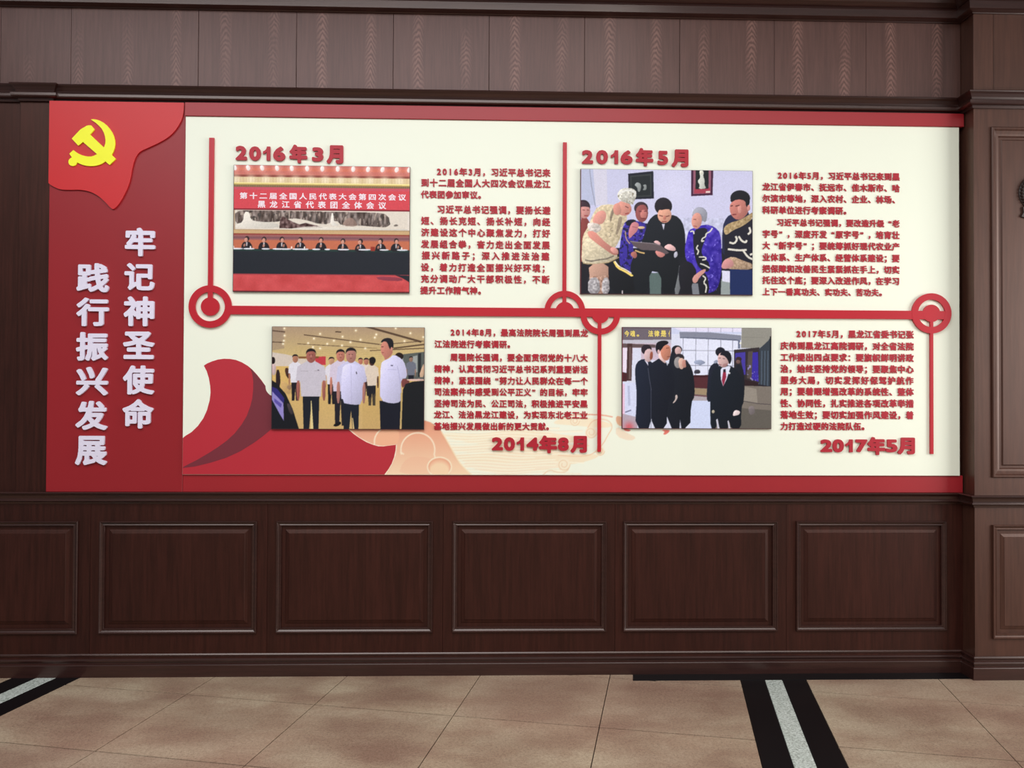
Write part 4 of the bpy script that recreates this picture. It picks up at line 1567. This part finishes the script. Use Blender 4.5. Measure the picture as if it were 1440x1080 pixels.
p2.line((150, 140, 146), [(404, 656), (460, 662), (560, 670), (600, 680)], 5, .8)
p2.poly((232, 188, 190), [(552, 660), (580, 646), (606, 668), (600, 680)], 1)
p2.poly((206, 136, 130), [(564, 714), (610, 726), (640, 742), (610, 764), (580, 750)], 1)
p2.poly((234, 190, 190), [(624, 690), (660, 668), (700, 692), (706, 718), (670, 716), (640, 706)], 1)
p2.poly((190, 190, 206), [(690, 732), (712, 716), (718, 750), (694, 768)], 1)
p2.poly((176, 110, 100), [(400, 736), (440, 716), (452, 756), (430, 772)], 1)
p2.line((240, 200, 130), [(438, 716), (470, 728), (498, 734)], 9, .9)
# grey-haired woman in blue
blue = [(790, 580), (830, 562), (900, 540), (960, 556), (1000, 600), (1006, 700), (1008, 800), (1000, 900), (970, 980), (900, 1000), (870, 900), (830, 860), (770, 780), (762, 700), (775, 640)]
p2.poly((62, 44, 168), blue, 1)
p2.mottle(blue, 26, 10, 5)
p2.mottle(blue, .34, 6, 25, (130, 118, 226))
p2.poly((26, 26, 40), [(818, 580), (890, 560), (920, 580), (890, 660), (870, 720), (890, 760), (930, 800), (920, 860), (870, 840), (840, 800), (820, 700)], 1)
for pts in ([(800, 590), (820, 584), (824, 604)], [(945, 566), (930, 590), (905, 600), (900, 625), (880, 632), (872, 655), (890, 650)], [(850, 680), (838, 700), (856, 716), (846, 740)], [(858, 756), (900, 756), (905, 772), (880, 776)], [(866, 800), (896, 810), (926, 828)],
            [(880, 880), (900, 900), (884, 930), (906, 950), (896, 990)]):
    p2.line((226, 224, 214), pts, 9, .95, 1)
p2.poly((28, 28, 36), [(730, 800), (800, 780), (850, 860), (810, 930), (800, 1005), (740, 1005), (720, 880)], 1)
p2.poly((28, 26, 34), [(862, 870), (910, 860), (930, 1000), (870, 1005)], 1)
for pts in ([(882, 880), (904, 896), (886, 926), (908, 946), (900, 990)],):
    p2.line((226, 224, 214), pts, 9, .95, 1)
p2.ell((150, 152, 166), 862, 476, 50, 48)
p2.mottle([(812, 430), (912, 430), (912, 520), (812, 520)], 20, 6, 9)
p2.ell((214, 152, 138), 842, 518, 34, 54, 6)
p2.poly((160, 162, 176), [(812, 480), (840, 462), (880, 476), (884, 520), (902, 530), (914, 480), (890, 438), (850, 430), (820, 446)], 1)
p2.line((120, 66, 62), [(822, 508), (838, 510)], 5)
p2.line((150, 66, 66), [(822, 552), (842, 556)], 5)
p2.poly((206, 150, 140), [(812, 890), (860, 850), (900, 832), (902, 852), (860, 890), (840, 930), (816, 926)], 1)
# man at the right edge
p2.poly((34, 38, 66), [(1010, 560), (1040, 490), (1080, 470), (1215, 450), (1215, 780), (1010, 780)], 1)
p2.poly((30, 30, 44), [(1020, 600), (1215, 500), (1215, 850), (1030, 790)])
col_ = [(1020, 560), (1060, 530), (1130, 510), (1180, 480), (1215, 456), (1215, 500), (1150, 550), (1080, 580), (1040, 612), (1024, 600)]
p2.poly((176, 152, 112), col_, 1)
p2.mottle(col_, 34, 5, 3)
for pts in ([(1060, 660), (1090, 668), (1110, 640), (1100, 620)], [(1120, 620), (1140, 650), (1166, 660), (1172, 646)], [(1190, 560), (1200, 590), (1182, 604)], [(1050, 704), (1120, 712), (1170, 708)], [(1150, 714), (1180, 756), (1212, 770)], [(1196, 740), (1210, 734)]):
    p2.line((232, 228, 216), pts, 13, .95, 1)
cuff = [(1030, 770), (1080, 750), (1150, 780), (1215, 800), (1215, 838), (1080, 838), (1040, 830)]
p2.poly((182, 154, 128), cuff, 1)
p2.mottle(cuff, 30, 5, 13)
p2.poly((28, 44, 92), [(1060, 835), (1215, 840), (1215, 1005), (1062, 1005)])
p2.poly((206, 146, 146), [(1002, 830), (1012, 790), (1040, 762), (1080, 776), (1090, 816), (1040, 836)], 1)
p2.ell((24, 24, 32), 1130, 366, 66, 52)
p2.poly((192, 122, 112), [(1062, 400), (1110, 372), (1166, 380), (1180, 420), (1184, 460), (1150, 500), (1110, 512), (1076, 490), (1060, 450)], 1)
p2.poly((24, 24, 32), [(1060, 400), (1078, 340), (1130, 316), (1184, 330), (1196, 380), (1184, 430), (1168, 420), (1164, 382), (1110, 372)], 1)
p2.ell((206, 140, 132), 1186, 430, 10, 20)
p2.poly((222, 160, 150), [(1112, 420), (1134, 410), (1140, 460), (1116, 470)], 1, .7)
p2.line((70, 36, 38), [(1066, 420), (1080, 416)], 6)
p2.line((70, 36, 38), [(1100, 420), (1124, 414)], 6)
p2.line((120, 44, 50), [(1078, 476), (1102, 474)], 7)
p2.line((150, 40, 50), [(78, 182), (78, 1004)], 6)
p2.grain(0.018, 2)
p2.blur(1)
e2 = photo_board(p2, q2, 'photograph of villagers seated round a man reading a tablet, upper right of the board', (937, 414))
rebase(e2)

# --- men in white shirts in a hall
q3 = [(383.2, 459.2), (596.6, 461), (595.8, 603.2), (382, 603)]
p3 = Print(q3, (320, 214), 2)
p3.grad = 0.26
p3.zoom(370, 440, 6)
for i in range(30):
    k = i / 29
    c = np.array((176, 150, 124)) * (1 - k) + np.array((214, 190, 128)) * k
    p3.poly(tuple(c), [(60, 105 + i * 10), (1365, 105 + i * 10), (1365, 500), (60, 500)])
p3.poly((216, 204, 196), [(60, 330), (190, 350), (400, 400), (400, 455), (60, 450)], 0, .9)
p3.poly((150, 130, 118), [(70, 110), (180, 120), (180, 300), (70, 320)], 0, .5)
for k in range(24):
    c = np.array((220, 184, 110)) * (1 - k / 23) + np.array((206, 174, 118)) * (k / 23)
    p3.poly(tuple(c), [(60, 450 + k * 23), (1365, 450 + k * 23), (1365, 990), (60, 990)])
for a, b, w in (((345, 186), (980, 268), 8), ((850, 112), (1330, 246), 17), ((76, 150), (185, 162), 9), ((76, 246), (180, 250), 7), ((290, 262), (640, 282), 5), ((640, 282), (960, 300), 4), ((990, 270), (1350, 240), 6), ((1100, 300), (1360, 268), 12), ((900, 320), (1360, 300), 8), ((610, 160), (655, 164), 10)):
    p3.line((74, 54, 42), [a, b], w, .85)
for i in range(7):
    p3.line((196, 164, 100), [(260, 290 + i * 16), (1000, 300 + i * 18)], 5, .4)
for x, y in ((180, 132), (182, 192), (176, 236), (170, 262), (428, 218), (480, 178), (780, 150), (668, 202), (596, 236), (735, 248), (952, 184), (1116, 132), (1240, 174), (820, 228), (540, 262), (860, 300), (664, 276), (380, 256), (1190, 240), (1350, 206), (480, 300), (940, 210), (420, 290)):
    p3.glow((255, 236, 190), x, y, 14, .9)
    p3.ell((255, 250, 232), x, y, 6, 5)
p3.poly((90, 96, 92), [(1090, 360), (1360, 330), (1360, 560), (1090, 560)])
p3.poly((150, 158, 160), [(1110, 375), (1180, 368), (1180, 520), (1110, 520)])
p3.poly((158, 164, 162), [(1250, 372), (1300, 360), (1300, 500), (1250, 510)])
p3.poly((40, 44, 46), [(1306, 345), (1330, 342), (1330, 540), (1306, 540)])
p3.poly((196, 62, 72), [(440, 370), (528, 368), (528, 440), (440, 440)])
p3.poly((130, 84, 50), [(300, 368), (470, 368), (470, 384), (300, 384)])
# distant figures


def man(pr, x, y, s, shirt, pants, foot, face=SKIN_D, w=1.0, arms=True):
    """simple standing figure: head top at (x, y); s is the head height"""
    hw = 1.0 * s * w
    pr.poly(pants, [(x - .62 * hw, y + 3.4 * s), (x + .62 * hw, y + 3.4 * s), (x + .55 * hw, foot), (x + .12 * hw, foot), (x, y + 4.4 * s), (x - .14 * hw, foot), (x - .55 * hw, foot)])
    pr.poly(shirt, [(x - .3 * hw, y + .95 * s), (x + .3 * hw, y + .95 * s), (x + 1.0 * hw, y + 1.35 * s), (x + 1.12 * hw, y + 2.4 * s), (x + .8 * hw, y + 2.5 * s), (x + .72 * hw, y + 3.6 * s), (x - .72 * hw, y + 3.6 * s), (x - .8 * hw, y + 2.5 * s), (x - 1.12 * hw, y + 2.4 * s), (x - 1.0 * hw, y + 1.35 * s)])
    if arms:
        for d in (-1, 1):
            pr.poly(face, [(x + d * .8 * hw, y + 2.4 * s), (x + d * 1.08 * hw, y + 2.4 * s), (x + d * 1.06 * hw, y + 3.9 * s), (x + d * .84 * hw, y + 3.9 * s)], 1)
    pr.ell(face, x, y + .58 * s, .36 * s, .5 * s)
    pr.poly(HAIR, [(x - .4 * s, y + .5 * s), (x - .34 * s, y + .1 * s), (x, y - .04 * s), (x + .34 * s, y + .1 * s), (x + .4 * s, y + .5 * s), (x + .32 * s, y + .26 * s), (x + .1 * s, y + .19 * s), (x - .22 * s, y + .24 * s), (x - .33 * s, y + .34 * s)], 1)


p3.poly((70, 44, 36), [(180, 470), (215, 460), (240, 560), (200, 550)], 1)
p3.poly((196, 158, 110), [(150, 560), (240, 620), (230, 700), (160, 650)], 1, .6)
p3.poly((150, 120, 96), [(190, 620), (250, 600), (230, 660)], 1, .8)
p3.poly((206, 180, 180), [(75, 420), (112, 440), (110, 520), (75, 530)], 1)
p3.poly((46, 32, 34), [(110, 480), (142, 480), (150, 620), (110, 640)], 1)
p3.ell((34, 24, 26), 86, 402, 18, 30)
man(p3, 272, 350, 66, (228, 226, 236), (34, 30, 36), 740, (176, 122, 96), .8)
man(p3, 1246, 368, 44, (112, 116, 130), (30, 30, 40), 560, (150, 116, 100), .9)
man(p3, 576, 372, 64, (226, 222, 232), (34, 32, 38), 770, (196, 150, 120), .8)
man(p3, 820, 380, 52, (226, 214, 206), (40, 36, 40), 660, (190, 120, 100), .8)
man(p3, 868, 380, 56, (228, 214, 204), (40, 36, 40), 700, (180, 120, 100), .8)
man(p3, 916, 376, 66, (224, 208, 190), (34, 34, 40), 780, (80, 50, 44), .8)
p3.ell((30, 26, 26), 922, 402, 26, 30)
man(p3, 652, 308, 98, (216, 204, 224), (36, 34, 42), 950, (190, 122, 104), .86)
p3.poly((24, 22, 26), [(582, 950), (640, 910), (664, 930), (620, 960)], 1)
p3.ell((40, 28, 26), 1146, 368, 36, 32)
# four men in front
man(p3, 404, 302, 112, (204, 198, 210), (30, 34, 44), 985, (160, 96, 86), 1.02)
p3.poly((228, 210, 150), [(402, 742), (408, 742), (424, 980), (400, 980)])
p3.line((150, 140, 150), [(318, 492), (380, 492)], 4, .6)
p3.line((150, 140, 150), [(430, 490), (480, 488)], 4, .6)
p3.line((70, 60, 80), [(460, 482), (470, 486)], 6)
man(p3, 740, 294, 120, (206, 204, 236), (30, 34, 46), 985, (176, 122, 112), .94)
p3.poly((206, 204, 236), [(660, 470), (700, 430), (780, 430), (850, 470), (880, 580), (836, 590), (836, 770), (760, 776), (656, 756)], 1)
p3.poly((228, 200, 140), [(750, 885), (756, 885), (768, 980), (756, 980)])
p3.line((60, 54, 70), [(784, 498), (788, 516)], 8)
p3.line((170, 166, 206), [(740, 440), (744, 770)], 4, .6)
p3.poly((186, 150, 90), [(838, 770), (985, 640), (990, 985), (836, 985)], 0, .25)
# tall man at the right
p3.poly((28, 30, 42), [(980, 740), (1160, 740), (1150, 985), (988, 985)])
p3.poly((208, 206, 238), [(990, 430), (1020, 400), (1060, 388), (1100, 350), (1170, 390), (1200, 440), (1216, 550), (1160, 558), (1164, 700), (1160, 752), (1080, 766), (985, 736), (984, 600)], 1)
p3.line((170, 168, 210), [(1130, 450), (1150, 540), (1166, 700)], 6, .7)
p3.line((166, 162, 206), [(1050, 480), (1120, 480)], 4, .7)
p3.line((50, 48, 80), [(1076, 444), (1092, 446)], 8)
p3.poly((196, 128, 112), [(992, 270), (1020, 234), (1056, 244), (1092, 300), (1090, 350), (1040, 394), (1024, 400), (1018, 368), (996, 350), (990, 310)], 1)
p3.poly((34, 32, 38), [(988, 250), (1010, 220), (1060, 210), (1096, 232), (1100, 290), (1084, 310), (1064, 306), (1046, 250), (1020, 240), (1000, 252)], 1)
p3.line((90, 50, 46), [(996, 288), (1014, 288)], 5)
p3.line((130, 60, 60), [(1000, 336), (1016, 338)], 5)
p3.ell((206, 140, 124), 1082, 306, 8, 16)
p3.poly((120, 66, 64), [(1160, 560), (1216, 556), (1240, 590), (1200, 610), (1170, 640)], 1)
p3.poly((226, 190, 180), [(1200, 560), (1356, 556), (1356, 574), (1230, 574)], 1)
p3.poly((214, 180, 150), [(1310, 540), (1345, 440), (1358, 430), (1358, 545)], 1)
p3.poly((28, 30, 34), [(1176, 650), (1200, 600), (1260, 580), (1358, 572), (1358, 985), (1165, 985)])
p3.poly((196, 170, 110), [(1158, 680), (1170, 660), (1166, 920), (1156, 940)])
# display stand at the lower left
p3.poly((26, 28, 34), [(64, 560), (110, 590), (190, 680), (250, 810), (305, 985), (64, 985)])
p3.poly((52, 46, 120), [(72, 620), (120, 640), (180, 720), (176, 760), (74, 690)])
p3.poly((150, 140, 206), [(76, 660), (172, 762), (176, 910), (140, 850), (76, 730)])
p3.poly((96, 84, 170), [(96, 720), (160, 770), (150, 800), (96, 750)])
p3.poly((66, 58, 62), [(196, 760), (232, 770), (262, 850), (230, 860)], 1)
# faces
for x, y, s in ((404, 356, 11), (738, 352, 12), (652, 352, 9)):
    p3.line((80, 44, 44), [(x - s * 1.6, y), (x - s * .5, y)], 4)
    p3.line((80, 44, 44), [(x + s * .5, y), (x + s * 1.6, y)], 4)
    p3.line((110, 50, 50), [(x - s * .7, y + s * 2.8), (x + s * .7, y + s * 2.8)], 4)
    p3.poly((222, 164, 148), [(x - 3, y), (x + 4, y), (x + 6, y + s * 1.6), (x - 5, y + s * 1.6)], 0, .6)
p3.grain(0.018, 3)
p3.blur(1)
e3 = photo_board(p3, q3, 'photograph of men in white shirts touring a bright hall, lower left of the board', (488, 603))
rebase(e3)

# --- men in dark suits in a lobby
q4 = [(875.2, 460.6), (1084.4, 461.2), (1084.2, 602.4), (875.4, 602.2)]
p4 = Print(q4, (314, 212), 2)
p4.grad = 0.3
p4.zoom(865, 440, 6)
p4.fill((220, 224, 244))
p4.poly((112, 102, 112), [(60, 118), (472, 118), (472, 236), (60, 236)])
p4.poly((96, 78, 88), [(60, 118), (472, 118), (472, 134), (60, 134)])
p4.poly((196, 194, 208), [(60, 232), (472, 228), (472, 262), (60, 262)])
p4.poly((206, 188, 206), [(60, 262), (472, 256), (472, 400), (60, 400)])
p4.poly((100, 82, 84), [(60, 262), (340, 270), (340, 296), (60, 296)])
p4.poly((238, 226, 244), [(66, 300), (104, 300), (104, 500), (66, 500)])
p4.poly((220, 224, 244), [(150, 300), (220, 300), (220, 560), (150, 560)])
p4.poly((74, 50, 50), [(104, 262), (146, 262), (140, 575), (96, 575)])
p4.poly((110, 90, 88), [(120, 290), (136, 290), (134, 560), (118, 560)])
p4.poly((74, 36, 42), [(60, 500), (100, 510), (100, 580), (60, 580)])
# window wall
p4.poly((206, 212, 240), [(472, 118), (1066, 118), (1066, 180), (472, 180)])
p4.poly((230, 226, 250), [(480, 122), (1066, 122), (1066, 160), (560, 158)])
p4.poly((134, 138, 156), [(540, 162), (800, 166), (1060, 190), (1060, 230), (800, 216), (545, 208)])
p4.poly((96, 102, 124), [(545, 206), (800, 214), (1040, 226), (1040, 236), (800, 224), (545, 214)])
p4.poly((228, 232, 252), [(555, 216), (1036, 236), (1036, 530), (555, 530)])
for x in (572, 680, 784, 890, 990):
    p4.line((120, 122, 146), [(x, 216), (x - 4, 530)], 5, .8)
for x in (680, 784, 890, 990):
    p4.line((150, 150, 176), [(x, 118), (x, 166)], 5, .6)
for ya, yb in ((318, 322), (444, 446)):
    p4.line((120, 122, 146), [(566, ya), (1036, yb)], 5, .8)
p4.poly((104, 112, 138), [(1034, 226), (1052, 230), (1052, 300), (1034, 300)])
p4.poly((152, 162, 190), [(660, 410), (700, 396), (740, 402), (764, 424), (730, 436), (716, 446), (700, 436), (670, 432)], 1)
p4.poly((62, 60, 72), [(664, 496), (676, 480), (712, 480), (720, 512), (664, 514)], 1)
# grey wall and display cases
p4.poly((146, 144, 136), [(1066, 118), (1320, 118), (1320, 240), (1240, 280), (1216, 296), (1060, 296)])
p4.line((120, 118, 112), [(1066, 206), (1260, 208)], 4, .6)
p4.ell((232, 232, 220), 1056, 256, 9, 9)
p4.poly((52, 44, 48), [(1000, 312), (1216, 290), (1216, 590), (1000, 560)])
p4.poly((70, 58, 160), [(1010, 340), (1096, 330), (1098, 520), (1084, 520), (1060, 400), (1010, 400)])
p4.poly((84, 74, 72), [(1120, 326), (1160, 322), (1160, 560), (1110, 550)])
p4.poly((58, 44, 160), [(1158, 334), (1204, 330), (1208, 580), (1150, 560)])
p4.mottle([(1110, 440), (1204, 440), (1204, 580), (1110, 560)], .25, 6, 4, (150, 140, 190))
p4.poly((46, 30, 34), [(1090, 560), (1210, 590), (1200, 640), (1090, 620)])
p4.poly((54, 62, 72), [(1214, 300), (1240, 280), (1262, 260), (1290, 234), (1312, 200), (1320, 200), (1320, 820), (1200, 800), (1210, 600)])
for x in (1236, 1262, 1288):
    p4.line((104, 122, 144), [(x, 320), (x - 4, 640)], 8, .6)
p4.line((20, 22, 28), [(1310, 200), (1310, 970)], 12)
p4.poly((36, 32, 42), [(1205, 600), (1320, 620), (1320, 820), (1200, 790)])
# floor
p4.poly((124, 116, 108), [(640, 600), (1320, 620), (1320, 980), (640, 980)])
p4.poly((148, 140, 130), [(1090, 620), (1190, 640), (1200, 760), (1080, 740)])
p4.line((60, 52, 60), [(1080, 742), (1210, 764), (1310, 770)], 6, .7)
p4.poly((92, 88, 82), [(1050, 800), (1320, 820), (1320, 980), (1050, 980)], 0, .8)
p4.poly((132, 122, 130), [(1120, 790), (1170, 780), (1180, 850), (1130, 860)], 1, .6)
p4.poly((216, 222, 250), [(60, 590), (200, 590), (190, 980), (60, 980)])
p4.poly((236, 200, 226), [(66, 600), (84, 600), (84, 860), (66, 860)])
p4.line((96, 98, 130), [(90, 838), (136, 822)], 10, .8)
p4.line((160, 166, 200), [(116, 620), (122, 780)], 18, .5)
p4.poly((176, 156, 166), [(64, 850), (190, 880), (190, 976), (64, 976)], 0, .8)
p4.glow((216, 96, 104), 120, 960, 50, .9)
p4.poly((210, 220, 250), [(640, 720), (800, 740), (820, 980), (630, 980)])
p4.poly((176, 168, 176), [(660, 690), (790, 700), (790, 740), (650, 740)])
p4.poly((86, 44, 50), [(660, 526), (810, 526), (810, 640), (664, 632)])
p4.poly((66, 32, 38), [(660, 526), (810, 524), (810, 544), (660, 546)])
p4.poly((160, 140, 112), [(668, 636), (790, 642), (784, 694), (670, 684)])
p4.line((104, 62, 66), [(668, 694), (780, 704)], 12, .8)
# group on the left
DK = (26, 30, 40)
p4.poly((30, 36, 52), [(180, 420), (240, 386), (300, 410), (330, 440), (320, 980), (170, 980), (186, 700), (166, 500)], 1)
p4.ell((44, 34, 44), 264, 312, 44, 44)
p4.poly((206, 176, 178), [(246, 330), (280, 300), (318, 320), (322, 370), (300, 410), (270, 420), (246, 392)], 1)
p4.poly((150, 84, 66), [(296, 330), (318, 330), (316, 392), (290, 400)], 1)
p4.poly((224, 224, 244), [(244, 396), (268, 430), (280, 450), (276, 420)])
p4.poly(DK, [(470, 330), (500, 300), (540, 330), (560, 400), (620, 420), (650, 480), (666, 560), (672, 700), (640, 760), (632, 980), (430, 980), (440, 500)], 1)
p4.ell((30, 28, 36), 520, 312, 44, 36)
p4.ell((206, 172, 172), 530, 322, 28, 34)
p4.ell((44, 38, 44), 540, 380, 42, 34)
p4.ell((150, 146, 146), 530, 420, 34, 48)
p4.poly((214, 176, 160), [(530, 390), (572, 378), (588, 430), (570, 480), (540, 470)], 1)
p4.ell((190, 136, 124), 584, 430, 22, 34)
p4.poly((34, 34, 42), [(590, 384), (624, 430), (646, 490), (600, 470)], 1)
p4.poly((26, 30, 42), [(276, 470), (300, 430), (350, 400), (370, 384), (430, 420), (470, 440), (500, 520), (500, 700), (440, 780), (436, 980), (310, 980), (306, 700), (290, 560)], 1)
p4.line((88, 92, 110), [(278, 470), (290, 560), (304, 640), (304, 970)], 5, .8)
p4.poly((236, 200, 196), [(366, 330), (400, 330), (430, 420), (420, 430), (366, 384)], 1)
p4.poly((196, 130, 108), [(386, 290), (440, 268), (466, 290), (470, 340), (456, 390), (430, 408), (400, 392), (380, 340)], 1)
p4.poly((26, 24, 32), [(338, 290), (352, 250), (400, 234), (446, 240), (450, 262), (410, 280), (392, 310), (372, 330), (362, 352), (346, 330)], 1)
p4.ell((220, 180, 180), 366, 330, 10, 18)
p4.line((90, 46, 40), [(430, 300), (452, 298)], 5)
p4.line((120, 56, 50), [(440, 372), (460, 370)], 5)
p4.poly((196, 200, 214), [(428, 416), (446, 428), (440, 450)])
p4.poly((200, 184, 180), [(508, 690), (524, 692), (528, 720), (500, 760), (482, 762), (508, 728)], 1)
p4.poly((196, 200, 220), [(548, 900), (560, 980), (542, 980)])
# group on the right
p4.poly((30, 34, 48), [(790, 460), (850, 410), (880, 450), (880, 700), (790, 760), (768, 720), (780, 560)], 1)
p4.ell((28, 28, 40), 886, 330, 42, 40)
p4.poly((150, 158, 182), [(826, 410), (860, 392), (866, 420), (836, 430)], 1)
p4.ell((56, 40, 44), 1040, 390, 26, 20)
p4.ell((116, 88, 84), 1036, 412, 18, 16)
p4.poly((28, 30, 40), [(1000, 440), (1060, 430), (1086, 500), (1092, 640), (1076, 800), (1000, 800)], 1)
p4.poly((24, 30, 40), [(800, 560), (830, 470), (900, 440), (960, 440), (1030, 480), (1070, 560), (1084, 700), (1060, 830), (1062, 980), (976, 980), (960, 900), (956, 980), (872, 980), (866, 880), (850, 980), (804, 980), (800, 800)], 1)
p4.poly((222, 226, 246), [(888, 480), (900, 462), (960, 446), (972, 456), (938, 560), (910, 620), (890, 560)])
p4.poly((150, 44, 70), [(912, 478), (930, 476), (936, 540), (912, 618), (898, 570)])
p4.poly((40, 30, 44), [(910, 476), (930, 474), (930, 500), (912, 502)])
p4.ell((210, 212, 214), 962, 508, 8, 9)
p4.poly((206, 172, 170), [(862, 400), (868, 350), (900, 330), (940, 350), (960, 390), (956, 430), (930, 455), (896, 460), (870, 432)], 1)
p4.poly((150, 104, 104), [(906, 430), (950, 424), (940, 456), (904, 462)], 1, .6)
p4.poly((26, 26, 36), [(892, 336), (930, 316), (966, 330), (982, 370), (978, 410), (962, 440), (950, 400), (936, 380), (914, 360), (880, 356)], 1)
p4.line((84, 60, 66), [(872, 382), (890, 380)], 5)
p4.line((84, 60, 66), [(906, 384), (924, 388)], 5)
p4.line((130, 70, 80), [(872, 434), (896, 440)], 5)
p4.poly((232, 214, 216), [(994, 840), (1010, 816), (1052, 826), (1050, 854), (1012, 866), (992, 868)], 1)
p4.ell((180, 170, 150), 826, 832, 12, 14)
p4.poly((206, 206, 222), [(850, 900), (862, 890), (880, 978), (862, 978)])
p4.poly((206, 206, 222), [(946, 910), (956, 905), (972, 978), (956, 978)])
p4.line((150, 40, 50), [(62, 122), (62, 978)], 7)
p4.grain(0.018, 4)
p4.blur(1)
e4 = photo_board(p4, q4, 'photograph of men in dark suits standing in a glazed lobby, lower right of the board', (980, 602.5))
gl = []
for ch, xa, xb in (('今', 76, 122), ('魂', 124, 172), ('。', 178, 206), ('法', 276, 324), ('律', 326, 376), ('是', 382, 434), ('亻', 446, 466)):
    loops = glyph_contours(ch, 0.035)
    A = np.array([p for l in loops for p in l])
    lo, hi = A.min(0), A.max(0)
    ya, yb = (148, 202) if ch != '。' else (182, 200)
    X0, Z1 = W(865 + (xa + 3) / 6, 440 + ya / 6, YB)
    X1, Z0 = W(865 + (xb - 3) / 6, 440 + yb / 6, YB)
    for l in loops:
        gl.append([(X0 + (p[0] - lo[0]) / (hi[0] - lo[0]) * (X1 - X0), Z0 + (p[1] - lo[1]) / (hi[1] - lo[1]) * (Z1 - Z0)) for p in simplify(l, 0.006)])
PG = plain('printed_gold_ink', srgb(236, 214, 110), 0.45)
link('printed_lettering', loops_mesh(gl, idf, idf, YB - 0.0008, YB - 0.0004), PG, e4)['label'] = 'gold characters printed on the beam at the top left'
rebase(e4)

# ------------------------------------------------------------------ carved roundel on the right pilaster (only its left rim is in frame)
YU = YP + 0.0085
rel = empty('carved_roundel', (W(1462, 272, YU)[0], YU, W(1462, 272, YU)[1]))
tag(rel, 'dark carved wreath roundel with ribbon on the right pilaster panel, cut by the frame edge', 'relief')
cx_, cz_ = rel.location.x, rel.location.z


def dome(name, cx, cz, rx, rz, th, parent, rot=0.0, rings=4, seg=16, mat=BRONZE):
    V, Fs = [], []
    c, s = math.cos(rot), math.sin(rot)
    for k in range(rings + 1):
        a = k / rings * math.pi / 2
        r, h = math.cos(a), math.sin(a)
        if k == rings:
            V.append((cx, YU - h * th, cz))
            break
        for i in range(seg):
            t = 2 * math.pi * i / seg
            u, v = rx * r * math.cos(t), rz * r * math.sin(t)
            V.append((cx + u * c - v * s, YU - h * th, cz + u * s + v * c))
    for k in range(rings - 1):
        for i in range(seg):
            j = (i + 1) % seg
            Fs.append((k * seg + i, k * seg + j, (k + 1) * seg + j, (k + 1) * seg + i))
    top = len(V) - 1
    k = (rings - 1) * seg
    for i in range(seg):
        Fs.append((k + i, k + (i + 1) % seg, top))
    Fs.append(tuple(range(seg))[::-1])
    me = mesh_pydata(name, V, Fs)
    for p in me.polygons:
        p.use_smooth = True
    return link(name, me, mat, parent)


R0 = 31 * ppx
dome('disc', cx_, cz_, R0, R0 * 0.9, 0.016, rel, seg=40, rings=5)
for i in range(34):
    t = 2 * math.pi * i / 34
    for rr, sz in ((0.9, 1.0), (0.74, 0.85)):
        tt = t + (0.09 if rr < .8 else 0)
        dome('leaf', cx_ + R0 * rr * math.cos(tt), cz_ + R0 * .9 * rr * math.sin(tt), 0.0105 * sz, 0.0055 * sz, 0.024, rel, rot=tt + 2.1, rings=3, seg=8)
rb = [W(px, py, YU) for px, py in ((1437, 292), (1441, 290), (1449, 298), (1462, 303), (1475, 298), (1483, 290), (1488, 293), (1484, 306), (1490, 312), (1476, 309), (1462, 314), (1448, 309), (1434.5, 305), (1438, 299))]
link('ribbon', slab_mesh(rb, YU - 0.012, YU), BRONZE, rel)
rebase(rel)
